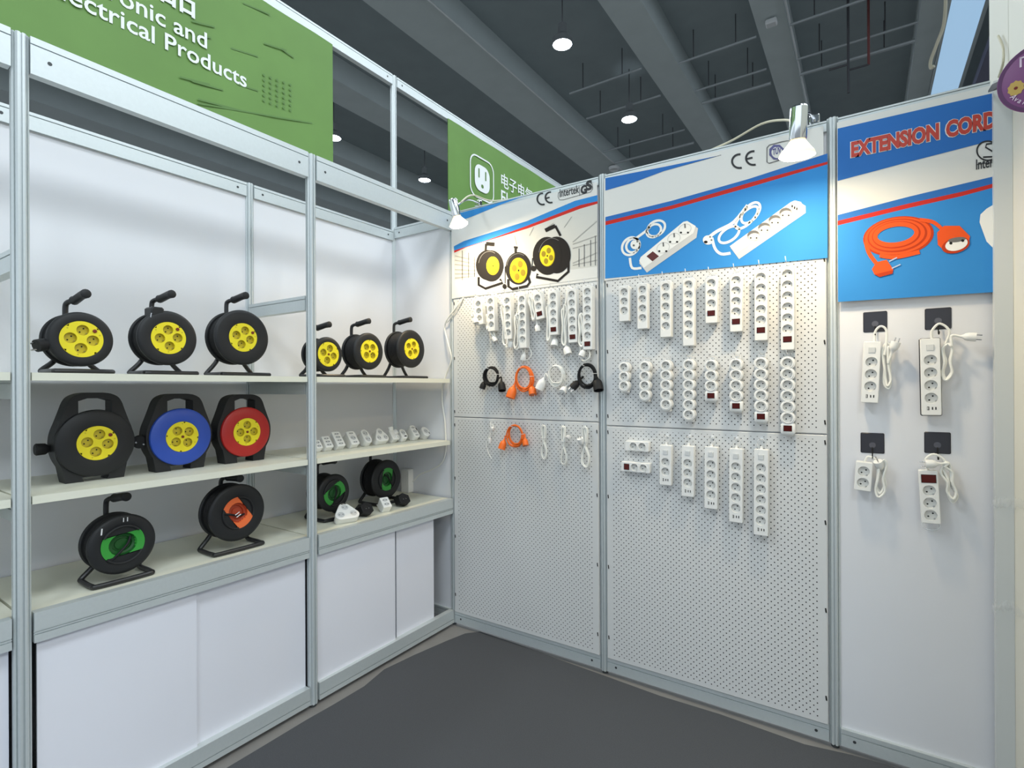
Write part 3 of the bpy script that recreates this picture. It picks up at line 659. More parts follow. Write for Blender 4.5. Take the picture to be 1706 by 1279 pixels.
for x, y0, y1, n, sw in ((168, 288, 412, 3, 0), (298, 270, 465, 4, 0), (463, 258, 517, 5, 0), (625, 242, 575, 6, 0), (787, 226, 362, 3, 1), (963, 207, 418, 4, 1), (1140, 187, 475, 5, 1), (1328, 165, 537, 6, 1)):
    px, py = c2(x, (y0 + y1) / 2)
    plain_strip(px, py, n, sw, '%s-socket straight white strip %s, top row' % (NUM[n], 'with red switch' if sw else 'without switch'), 'straight power strips in the top row')
for x, y0, y1, n, sw in ((167, 820, 947, 3, 0), (315, 813, 1013, 4, 0), (465, 808, 1078, 5, 0), (627, 808, 1145, 6, 0), (785, 808, 945, 3, 1), (963, 802, 1015, 4, 1), (1140, 797, 1085, 5, 1), (1330, 797, 1165, 6, 1)):
    px, py = c2(x, (y0 + y1) / 2)
    lobed_strip(px, py, n, sw, '%s-socket round-lobed white strip %s, second row' % (NUM[n], 'with red switch' if sw else 'without switch'), 'round-lobed power strips in the second row')
# third row: port-ended strips
def c3(x, y): return 1000 + x / 3.875, 580 + y / 3.875
def port_strip(px, pyc, n, label, group, yb=YH, dep=.03, hw=.0275, tilt=0.0, edge=None, pitch=.044, stub=True, hk=True):
    c = on_y(yb - dep, px, pyc); span = (n - 1) * pitch; cs = [span / 2 - i * pitch for i in range(n)]
    z1 = cs[0] + .078; z0 = cs[-1] - .062
    t = thing('power_strip', label, 'power strip', (c.x, yb, c.z), (0, tilt, 0), group)
    mb = MB(); strip_body(mb, cs, hw, z1, z0, -dep, SR, pitch, WP); mb.build('body', t, angle=40)
    if edge:
        mb = MB(); mb.box(-hw - .0025, hw + .0025, -dep * .55, -.001, z0 - .0025, z1 + .0025, edge, .004); mb.build('edge_band', t, label='black edge band')
    for cz in cs: socket_part(t, 0, cz, -dep, SR, rot=R(55))
    rocker(t, 0, cs[0] + .045, -dep, .019, .019, WP, GP, 'button'); usb_ports(t, cs[-1] - .037, -dep)
    if stub:
        mb = MB(); mb.tube([(0, -dep / 2, z1 - .001), (0, -dep / 2, z1 + .012)], [.0065, .005], WP, 10); mb.build('cable_stub', t)
        mb = MB(); mb.tube([(-.014, -dep / 2, z1 + .004), (-.016, -dep / 2, z1 + .03), (0, -dep / 2, z1 + .042), (.016, -dep / 2, z1 + .03), (.014, -dep / 2, z1 + .004)], .0022, mat('clear_plastic', (222, 226, 228), .2, alpha=.55), 6, smooth=4); mb.build('hanger', t)
    if hk: hook(c.x, c.z + z1 + .028, label, .05, .012)
    return t, c, z1, z0
for x, y0, y1, n in ((420, 735, 797, 2), (564, 745, 866, 3), (714, 757, 940, 4), (875, 770, 1027, 5), (1037, 780, 1107, 6)):
    px, py = c3(x, (y0 + y1) / 2)
    port_strip(px, py, n, '%s-socket slim white strip with charging ports, lowest row' % NUM[n], 'port-ended strips in the third row', tilt=R(.4))
# two short horizontal strips
for (x0, y0, x1, y1), xs, sx, label in (((155, 605, 318, 675), ((213, 632), (270, 635)), None, 'short white strip mounted sideways, two sockets and no switch'), ((128, 732, 325, 808), ((220, 770), (277, 772)), 170, 'short white strip mounted sideways with dark red switch on its left')):
    yb = YP - .001; dep = .03; a = on_y(yb - dep, *c3(xs[0][0], xs[0][1])); c = on_y(yb - dep, *c3(xs[1][0], xs[1][1]))
    lft = on_y(yb - dep, *c3(x0 + 5, 640)).x; rgt = on_y(yb - dep, *c3(x1 - 6, 640)).x
    # built upright, then turned a quarter to the side
    pitch = c.x - a.x; mid = (a.x + c.x) / 2; zc = (a.z + c.z) / 2
    t = thing('power_strip', label, 'power strip', (mid, yb, zc), (0, R(90), 0), 'sideways short strips')
    cs = [pitch / 2, -pitch / 2]
    mb = MB(); strip_body(mb, cs, .0235, rgt - mid, -(mid - lft), -dep, .0175, pitch, WP)
    for zz in (cs[0] + .012, cs[1] + .005): mb.box(.023, .029, -.012, 0, zz - .008, zz + .008, WP)
    mb.build('body', t, angle=40)
    for cz in cs: socket_part(t, 0, cz, -dep, .0175, rot=R(130), lip=.0015)
    if sx: rocker(t, 0, on_y(yb - dep, *c3(sx, 768)).x - mid, -dep, .026, .024, SWR, DARK)

# plugs: built along local -Z, pins at the end
def plug_mb(m, s=1.0, pins=True):
    mb = MB(); prof = [(.0045, .05), (.0065, .042), (.0085, .037), (.0145, .031), (.0175, .022), (.0185, .008), (.0182, -.004), (.0, -.004)]
    mb.lathe([(r * s, h * s) for r, h in prof], m, 18, axis='z')
    if pins:
        for q in (-1, 1): mb.tube([(q * .0095 * s, 0, -.004 * s), (q * .0095 * s, 0, -.022 * s)], .0024 * s, METAL, 8)
    return mb
def coupler_mb(m, s=1.0):
    mb = MB(); mb.lathe([(r * s, h * s) for r, h in [(.005, .05), (.0075, .042), (.011, .036), (.018, .028), (.0215, .016), (.0225, .0), (.0225, -.018), (.020, -.018), (.0195, -.006), (.0, -.006)]], m, 20, axis='z')
    for q in (-1, 1): mb.disc(0, 0, 0, .0001, m, 3)
    return mb
def along(d): return Vector((0, 0, -1)).rotation_difference(Vector(d).normalized()).to_euler()
def bundle_pts(x, z1, z0, w, loops, y=-.02, seed=0, lean=0.0):
    rnd = random.Random(seed); pts = []
    for k in range(loops):
        j = lambda s=.004: rnd.uniform(-s, s)
        zt = z1 - rnd.uniform(0, .03); zb = z0 + rnd.uniform(0, .03); ww = w * rnd.uniform(.7, 1.05); yy = y - .006 * (k % 3) + j(.002)
        mid = (zt + zb) / 2
        pts += [Vector((x - ww * .5 + j(), yy, zt - .02)), Vector((x - ww * .25 + lean * .5 + j(), yy - .003, mid)), Vector((x - ww * .5 + lean + j(), yy, zb + .025)), Vector((x + lean + j(), yy - .004, zb)), Vector((x + ww * .5 + lean + j(), yy, zb + .025)), Vector((x + ww * .25 + lean * .5 + j(), yy, mid)), Vector((x + ww * .5 + j(), yy, zt - .02)), Vector((x + j(), yy - .004, zt))]
    return pts
def add_cord(t, start, bundle, plug_at, plug_dir, r=.0043, m=CORDW, end=None, s=.84):
    pd = Vector(plug_dir).normalized(); pl = Vector(plug_at)
    pts = list(start) + bundle + [pl - pd * .075 * s, pl - pd * .045 * s]
    mb = MB(); mb.tube(pts, r, m, 7, smooth=5); mb.build('cord', t)
    plug_mb(WP if m == CORDW else m, s).build('plug', t, pl, along(pd))

# ------------------------------------------------------------------ left pegboard: strips with cords
def c1(x, y): return 740 + x / 5.683, 470 + y / 5.683
PL = (('narrow three-socket strip with tangled cord, left pegboard', 325, 275, 3, 0, R(-6)),
      ('four-socket corded strip without switch, left pegboard', 439, 293, 4, 0, R(-2.5)),
      ('five-socket corded strip without switch, left pegboard', 597, 327, 5, 0, R(-2.2)),
      ('six-socket corded strip without switch, left pegboard', 736, 353, 6, 0, R(-1)),
      ('tilted two-socket corded strip with red switch, left pegboard', 886, 188, 2, 1, R(-9)),
      ('four-socket corded strip with red switch, left pegboard', 1030, 252, 4, 1, R(-1)),
      ('five-socket corded strip with red switch, left pegboard', 1208, 278, 5, 1, R(-1.5)),
      ('six-socket corded strip with red switch, left pegboard', 1354, 298, 6, 1, 0))
for i, (label, x, y, n, sw, tl) in enumerate(PL):
    t, c, z1, z0 = plain_strip(*c1(x, y), n, sw, label, 'corded strips on the left pegboard', yb=-.045, dep=.036, hw=.025, tilt=tl, tab=i > 0, bot_ext=.036 if n < 6 or sw else .045, pitch=(.0435 if i else .041))
    sd = 10 + i
    if i == 0:
        add_cord(t, [Vector((-.01, -.018, z1)), Vector((-.02, -.02, z1 + .02)), Vector((-.045, -.02, z1 - .01))], bundle_pts(-.035, z1 - .03, z0 + .02, .03, 2, -.03, sd) , (-.012, -.05, z0 + .012), (.35, -.2, -1))
    elif i == 1:
        add_cord(t, [Vector((0, -.018, z0)), Vector((.012, -.02, z0 - .03)), Vector((-.01, -.02, z0 - .015))], bundle_pts(-.035, z0 + .10, z0 - .01, .014, 2, -.012, sd, -.002), (.012, -.015, z0 - .055), (.5, 0, -1))
    elif i == 2:
        add_cord(t, [Vector((0, -.018, z1)), Vector((-.02, -.018, z1 + .015)), Vector((-.036, -.02, z1 - .03))], bundle_pts(-.03, z1 - .05, z0 - .06, .034, 3, -.02, sd, .012), (.0, -.012, z0 - .04), (-.3, 0, -1))
    elif i == 3:
        add_cord(t, [Vector((0, -.018, z1)), Vector((-.02, -.018, z1 + .015)), Vector((-.036, -.02, z1 - .08))], bundle_pts(-.03, z1 - .1, z0 - .02, .03, 3, -.03, sd, -.008) + [Vector((-.01, -.01, z0 - .04)), Vector((.02, -.01, z0 - .06)), Vector((.04, -.01, z0 - .03)), Vector((.02, -.008, z0 + .01))], (-.016, -.008, z0 - .06), (-.3, 0, -1), r=.003)
    elif i == 4:
        add_cord(t, [Vector((0, -.018, z1)), Vector((-.015, -.018, z1 + .012)), Vector((-.034, -.02, z1 - .03))], bundle_pts(-.045, z1 - .01, z0 - .005, .026, 3, -.02, sd, .004), (-.03, -.022, z0 - .055), (.05, 0, -1))
    elif i == 5:
        add_cord(t, [Vector((0, -.018, z1)), Vector((-.02, -.018, z1 + .012)), Vector((-.034, -.02, z1 - .03))], bundle_pts(-.034, z1 - .06, z0 - .03, .016, 3, -.02, sd), (-.004, -.022, z0 - .055), (.1, -.5, -1), s=1.1)
    elif i == 6:
        add_cord(t, [Vector((0, -.018, z1)), Vector((-.03, -.018, z1 + .008)), Vector((-.04, -.02, z1 - .06))], bundle_pts(-.047, z1 - .08, z0 - .02, .03, 3, -.02, sd, -.006), (-.03, -.03, z0 - .055), (.4, -.2, -1), s=1.1)
    else:
        add_cord(t, [Vector((0, -.018, z0)), Vector((.005, -.02, z0 - .035)), Vector((-.025, -.02, z0 - .055)), Vector((-.045, -.02, z0 - .02))], bundle_pts(-.04, z1 - .12, z0 + .01, .024, 3, -.02, sd, .004), (-.036, -.03, z0 - .028), (-.4, -.3, -1))

def coil_pts(rx, rz, turns, jit, seed, y0=-.03, tilt=0.0):
    rnd = random.Random(seed); pts = []; n = 14
    ph = rnd.random() * 6
    for k in range(int(turns * n)):
        a = 2 * math.pi * k / n - math.pi / 2; tr = k / n
        s = 1 + jit * math.sin(tr * 2.3 + ph); ox = .004 * math.sin(tr * 3.1 + ph); oz = .004 * math.cos(tr * 2.7 + ph)
        pts.append(Vector((rx * s * math.cos(a) + ox, y0 - .004 * (int(tr * 2) % 4) - .003 * math.sin(a), rz * s * math.sin(a) + oz)))
    return pts
def coiled_cord(px, py, rx, rz, turns, r, m, endm, L, Rr, label, s=1.0, lc=True, yb=YP, hooked=True, seed=1, ldir=(-.2, -.3, -1), rdir=(.3, -.3, -1)):
    c = on_y(yb - .03, px, py); t = thing('extension_cord', label, 'extension cord', (c.x, yb, c.z), group='coiled cords on the left pegboard')
    Lw = on_y(yb - .03, *L) - c; Rw = on_y(yb - .03, *Rr) - c; Lw.y = -.035 + .05 * min(0, ldir[1] + .3); Rw.y = -.035 + .05 * min(0, rdir[1] + .3)
    p = coil_pts(rx, rz, turns, .09, seed, -.025)
    ld = Vector(ldir).normalized(); rd = Vector(rdir).normalized()
    q = [Lw - ld * .046 * s, Lw - ld * .07 * s, Vector((-rx * 1.02, -.03, -rz * .25)), Vector((-rx * .8, -.03, rz * .62)), Vector((0, -.03, rz * 1.05)), Vector((rx * .8, -.03, rz * .6)), Vector((rx * 1.0, -.03, -rz * .2)), Vector((rx * .6, -.028, -rz * .8))] + p + [Vector((rx * .75, -.034, -rz * .7)), Vector((rx * 1.03, -.036, 0)), Vector((rx * 1.06, -.036, -rz * .35)), Rw - rd * .07 * s, Rw - rd * .046 * s]
    mb = MB(); mb.tube(q, r, m, 8, smooth=4); mb.build('cord', t)
    (coupler_mb if lc else plug_mb)(endm, s).build('connector' if lc else 'plug', t, Lw, along(ld)); (plug_mb if lc else coupler_mb)(endm, s).build('plug' if lc else 'connector', t, Rw, along(rd))
    mb = MB(); mb.tube([(rx * .9 + .014 * math.cos(R(a)), -.032 + .014 * math.sin(R(a)), .01) for a in range(0, 360, 30)], .0012, HOOKM, 5, True); mb.build('cable_tie', t)
    if hooked: 
        mb = MB(); mb.tube([(c.x - .012, YP, c.z + rz * .96), (c.x - .01, YP - .055, c.z + rz * .9), (c.x - .012, YP - .065, c.z + rz * .9 + .012)], .0018, HOOKM, 6, smooth=4); mb.build('peg_hook', label='wire hook holding the ' + label, cat='hook', group='peg hooks')
    return t
coiled_cord(*c1(447, 890), .044, .048, 5, .0042, RUBBER, RUBBER, c1(365, 1003), c1(552, 1000), 'black coiled cord nearest the corner', lc=False, s=.95, seed=2)
coiled_cord(*c1(757, 910), .050, .062, 5, .0043, ORANGEC, ORANGEC, c1(640, 1062), c1(843, 1058), 'orange coiled cord beside the white coil', s=1.15, seed=3)
coiled_cord(*c1(1060, 882), .042, .050, 4, .0036, CORDW, WP, c1(915, 985), c1(1148, 1040), 'white coiled cord between orange and black coils', s=1.05, seed=4, ldir=(-.4, -.2, -1), rdir=(0, -.9, -.6))
coiled_cord(*c1(1355, 885), .045, .055, 5, .0046, RUBBER, RUBBER, c1(1232, 995), c1(1462, 990), 'black coiled cord overlapping the post', lc=False, s=1.1, seed=5, ldir=(-.5, -.5, -.7))
def c1b(x, y): return 740 + x / 5.683, 590 + y / 5.683
coiled_cord(*c1b(672, 768), .046, .055, 5, .0040, ORANGEC, ORANGEC, c1b(555, 872), c1b(775, 858), 'orange coiled cord in the lowest cord row', s=.9, seed=6)
# thin cord with inline switch
c = on_y(YP - .03, *c1b(430, 790)); lb = 'thin white cord with inline switch'
t = thing('extension_cord', lb, 'extension cord', (c.x, YP, c.z), group='white cords in the lowest row')
mb = MB(); mb.tube([(.022, -.028, .072), (.03, -.034, .05), (.012, -.03, .028), (-.008, -.03, .0), (-.022, -.03, -.03), (-.018, -.03, -.065), (.0, -.03, -.1), (.012, -.03, -.118)], .0022, CORDW, 6, smooth=6)
mb.tube([(.022, -.028, .072), (.012, -.03, .075), (.0, -.026, .03), (.002, -.026, -.02)], .002, CORDW, 6, smooth=6); mb.build('cord', t)
mb = MB(); mb.box(-.007, .007, -.036, -.022, -.035, .0, WP, .003); mb.build('inline_switch', t)
mb = plug_mb(WP, .55); mb.build('plug', t, (.03, -.036, .05), along((1, -.3, -.4)))
mb = MB(); mb.tube([(c.x - .02, YP, c.z + .084), (c.x + .02, YP - .05, c.z + .084), (c.x + .028, YP - .055, c.z + .06)], .0018, HOOKM, 6, smooth=4); mb.build('peg_hook', label='wire hook holding the ' + lb, cat='hook', group='peg hooks')
for (x, yt, ybt, w, n, plugpos, lb, sd) in ((945, 670, 1000, .024, 4, None, 'thin white cord looped without plug', 21), (1130, 685, 1068, .028, 4, (1200, 780), 'white looped cord with small plug at mid height', 22), (1335, 690, 1070, .038, 5, (1305, 800), 'thick white cord bundle beside the post', 23)):
    a = on_y(YP - .03, *c1b(x, yt)); bz = on_y(YP - .03, *c1b(x, ybt)); 
    t = thing('extension_cord', lb, 'extension cord', (a.x, YP, a.z), group='white cords in the lowest row')
    ln = a.z - bz.z; rnd = random.Random(sd); pts = []
    for k in range(n):
        j = lambda s=.003: rnd.uniform(-s, s); yy = -.028 - .005 * (k % 3)
        pts += [Vector((-w * .3 + j(), yy, -.01 + j())), Vector((-w * .1 + j(), yy, -ln * .4)), Vector((w * .6 + j(), yy, -ln * .72 + j(.01))), Vector((w * .3 + j(), yy, -ln + abs(j(.02)))), Vector((-w * .4 + j(), yy, -ln * .93 + abs(j(.015)))), Vector((-w * .35 + j(), yy, -ln * .7)), Vector((w * .15 + j(), yy, -ln * .4)), Vector((w * .35 + j(), yy, -.015)), Vector((j(), yy, j()))]
    if plugpos:
        pp = on_y(YP - .03, *c1b(*plugpos)) - a; pp = Vector((pp.x, -.05, pp.z)); pd = Vector((.8, -.4, .1)) if sd == 22 else Vector((-.1, -.5, 1)); pd.normalize()
        pts += [Vector((w * .2, -.042, -ln * .35)), pp - pd * .06, pp - pd * .04]
    mb = MB(); mb.tube(pts, .0029 if sd < 23 else .0036, CORDW, 6, smooth=5); mb.build('cord', t)
    if plugpos: plug_mb(WP, .9 if sd == 23 else .6).build('plug', t, pp, along(pd))
    mb = MB(); mb.tube([(.012 * math.cos(R(q)), -.034 + .014 * math.sin(R(q)), -ln * .36) for q in range(0, 360, 30)], .0014, HOOKM, 5, True); mb.build('cable_tie', t)
    mb = MB(); mb.tube([(a.x, YP, a.z - .004), (a.x, YP - .055, a.z - .006), (a.x - .002, YP - .065, a.z + .008)], .0018, HOOKM, 6, smooth=4); mb.build('peg_hook', label='wire hook holding the ' + lb, cat='hook', group='peg hooks')

# ------------------------------------------------------------------ right bay: four strips on black adhesive plates
def c5(x, y): return 1380 + x / 3.12, 490 + y / 3.12
PLATES = (((243, 143), 'three-socket strip with charging ports'), ((570, 127), 'black-edged four-socket strip'), ((229, 773), 'small two-socket strip'), ((567, 772), 'three-socket strip with dark switch'))
BLK = mat('black_card', (40, 40, 48), .3)
hk = []
for (q, lb) in PLATES:
    c = on_y(-.005, *c5(*q)); t = thing('adhesive_hook', 'square black adhesive hook plate above the ' + lb, 'hook', (c.x, -.003, c.z), group='black adhesive hooks')
    mb = MB(); mb.box(-.038, .038, -.003, 0, -.039, .039, BLK, .003); mb.build('plate', t)
    mb = MB(); mb.tube([(0, -.003, -.018), (0, -.012, -.022), (0, -.014, -.05), (0, -.028, -.058), (0, -.04, -.05)], .0022, DARK, 6, smooth=4); mb.build('hook', t)
    mb = MB(); mb.lathe([(.011, -.0031), (.011, -.0045), (.0, -.0045)], mat('clear_nub', (84, 84, 92), .2), 16, 0, -.008); mb.build('nub', t); hk.append(c)
# strip one
t, c, z1, z0 = port_strip(*c5(221, 416), 3, 'three-socket white strip with charging ports under a black hook plate, nearest the post', 'strips on black hook plates', yb=-.022, tilt=R(2.5), stub=False, hk=False, pitch=.046)
add_cord(t, [Vector((.006, -.014, z1)), Vector((.008, -.016, z1 + .04)), Vector((.025, -.018, z1 + .058)), Vector((.043, -.018, z1 + .035)), Vector((.04, -.018, z1 - .05))], bundle_pts(.046, z1 - .005, z1 - .18, .026, 2, -.012, 31, .008) + [Vector((.052, -.02, z1 - .08))], (.072, -.03, z1 - .005), (.25, -.1, .9), r=.0042)
t, c, z1, z0 = port_strip(*c5(533, 441), 4, 'four-socket white strip with black edges and charging ports, hung from a black plate', 'strips on black hook plates', yb=-.022, tilt=R(-.8), edge=BLK, stub=False, hk=False, pitch=.0455, hw=.0285)
add_cord(t, [Vector((.006, -.014, z1)), Vector((.008, -.016, z1 + .03)), Vector((.03, -.018, z1 + .052)), Vector((.056, -.018, z1 + .02))], bundle_pts(.05, z1 - .005, z1 - .165, .026, 2, -.012, 33, -.004) + [Vector((.06, -.03, z1 - .03))], (.122, -.035, z1 - .004), (1, -.1, -.15), r=.0042)
def short_strip(cx, cy, n, sw, label, tilt, hw, yb=-.022, dep=.034):
    # switch sits above the sockets here
    c = on_y(yb - dep, *c5(cx, cy)); pitch = .044; cs = [(n - 1) * pitch / 2 - i * pitch for i in range(n)]
    z1 = cs[0] + (.072 if sw else .036); z0 = cs[-1] - .03
    t = thing('power_strip', label, 'power strip', (c.x, yb, c.z), (0, tilt, 0), 'strips on black hook plates')
    mb = MB(); strip_body(mb, cs, hw, z1, z0, -dep, SR, pitch, WP); mb.build('body', t, angle=40)
    for cz in cs: socket_part(t, 0, cz, -dep, SR, rot=R(40))
    if sw: rocker(t, 0, cs[0] + .043, -dep, .04, .027, SWR, DARK)
    return t, c, z1, z0
t, c, z1, z0 = short_strip(182, 951, 2, 0, 'small two-socket white strip with corded bundle, lower hook plate nearest the post', R(4), .027)
add_cord(t, [Vector((.0, -.014, z1)), Vector((.01, -.014, z1 + .02)), Vector((.036, -.016, z1 + .012))], bundle_pts(.055, z1 + .025, z0 - .02, .03, 3, -.014, 35, -.0), (.042, -.03, z1 + .006), (-.25, -.3, .6), r=.004)
t, c, z1, z0 = short_strip(529, 1085, 3, 1, 'three-socket white strip with wide dark switch at top under a black hook plate', R(-2.5), .0275)
add_cord(t, [Vector((.0, -.014, z1)), Vector((-.006, -.016, z1 + .035)), Vector((.02, -.018, z1 + .058)), Vector((.05, -.018, z1 + .035))], bundle_pts(.052, z1 + .04, z1 - .115, .028, 3, -.014, 37, .014), (-.004, -.036, z1 + .024), (-1, -.1, -.05), r=.0042)
mb = MB(); mb.tube([(-.024, -.01, z0 + .002), (-.022, -.02, z0 - .018), (0, -.022, z0 - .026), (.022, -.02, z0 - .018), (.024, -.01, z0 + .002)], .0022, mat('clear_plastic', (222, 226, 228), .2, alpha=.55), 6, smooth=4); mb.build('hanger', t)

# ------------------------------------------------------------------ cable reels
def arc_frame(w, yb, yf, zc, r):
    """bent floor tube: hub at the back, down to the floor, forward, across and back up"""
    return [(-.02, yb, zc - .01), (-w * .55, yb, zc * .42), (-w * .97, yb, .016), (-w, yb - .012, r), (-w, yf + .02, r), (-w + .018, yf, r), (w - .018, yf, r), (w, yf + .02, r), (w, yb - .012, r), (w * .97, yb, .016), (w * .55, yb, zc * .42), (.02, yb, zc - .01)]
def socket_plate(t, yf, zc, rot, centre_button, pr=.06):
    mb = MB(); n = 48
    sr = .0175; ro = .0305
    angs = [rot + R(90 * k) for k in range(4)]
    # plate with four holes: one sector per socket around a round hole
    for a in angs:
        sx, sz = ro * math.cos(a), ro * math.sin(a); m = 32; inn = []; out = []
        for k in range(m):
            q = 2 * math.pi * k / m; d = Vector((math.cos(q + a), math.sin(q + a))); p0 = Vector((sx, sz)); best = 9
            b_ = 2 * p0.dot(d); c_ = p0.length_squared - pr * pr; best = (-b_ + math.sqrt(max(0, b_ * b_ - 4 * c_))) / 2
            for sg in (-1, 1):
                nn = Vector((math.cos(a + sg * R(45) + sg * R(90)), math.sin(a + sg * R(45) + sg * R(90)))); dn = d.dot(nn)
                if dn > 1e-6: best = min(best, -p0.dot(nn) / dn)
            inn.append((sx + sr * d.x, yf, zc + sz + sr * d.y)); out.append((sx + d.x * best, yf, zc + sz + d.y * best))
        mb.add(inn + out, [(i, (i + 1) % m, m + (i + 1) % m, m + i) for i in range(m)], YEL)
    mb.lathe([(pr - .001, yf), (pr, yf + .001), (pr, yf + .006)], YEL, n, 0, zc)
    for k in range(3):
        a = rot + R(45 + 120 * k + 8); mb.disc(.052 * math.cos(a), yf - .0004, zc + .052 * math.sin(a), .0028, YELD, 8)
    pl = mb.build('socket_plate', t, label='yellow socket plate')
    for i, a in enumerate(angs): socket_part(pl, ro * math.cos(a), zc + ro * math.sin(a), yf, sr, .012, YELD, YELD, rot=rot + R(-35) + (i % 2) * R(90) * centre_button)
    mb = MB(); bx, bz = (0, zc) if centre_button else (.046 * math.cos(rot + R(-45)), zc + .046 * math.sin(rot + R(-45)))
    mb.lathe([(.0062 if not centre_button else .0052, yf), (.006 if not centre_button else .005, yf - .003), (0, yf - .004)], BTN, 14, bx, bz); mb.build('reset_button', pl, label='red reset button')
    return pl
def recess_plate(t, yf, zc, rot, light, dark, cord=True):
    """coloured well of a closing-lid reel: bright wings either side of a bowl coloured dark for recess shade"""
    mb = MB(); r = .066; hh = .036; c, s = math.cos(rot), math.sin(rot)
    def tr(u, v): return (u * c - v * s, zc + u * s + v * c)
    lim = math.asin(hh / r)
    side = lambda sg: [(sg * r * math.cos(a), r * math.sin(a)) for a in [(-lim + 2 * lim * k / 8) for k in range(9)]]
    for sg in (-1, 1):
        o = side(sg); inner = [(sg * .043 * math.cos(a), hh * math.sin(a) / math.sin(1.2)) for a in [(-1.2 + 2.4 * k / 8) for k in range(9)]]
        A = [(*tr(*q),) for q in o]; B = [(*tr(*q),) for q in inner]
        mb.loft([[(p[0], yf - .001, p[1]) for p in A], [(p[0], yf + .001, p[1]) for p in B]], light, False, False)
        mb.loft([[(p[0], yf + .001, p[1]) for p in B], [(*((tr(q[0] * .8, q[1] * .8)[0], yf + .02, tr(q[0] * .8, q[1] * .8)[1])),) for q in inner]], light, False, False)
    ring = lambda k, y: [(tr(.043 * k * math.cos(R(q)), .037 * k * math.sin(R(q)))[0], y, tr(.043 * k * math.cos(R(q)), .037 * k * math.sin(R(q)))[1]) for q in range(0, 360, 12)]
    mb.loft([ring(1.0, yf + .002), ring(.9, yf + .010), ring(.72, yf + .012), ring(.66, yf + .018), ring(.01, yf + .018)], dark, False)
    mb.loft([ring(.50, yf + .0178), ring(.48, yf + .014), ring(.01, yf + .014)], dark, False)
    w = mb.build('socket_well', t)
    if cord:
        k = MB(); k.tube([(*(lambda q: (q[0], yf + .012, q[1]))(tr(.028, .018)),), (*(lambda q: (q[0], yf + .004, q[1]))(tr(.014, -.004)),), (*(lambda q: (q[0], yf - .002, q[1]))(tr(-.018, -.028)),), (*(lambda q: (q[0], yf + .003, q[1]))(tr(-.04, -.046)),)], .0042, RUBBER, 8, smooth=5); k.build('cord_end', w)
    return w
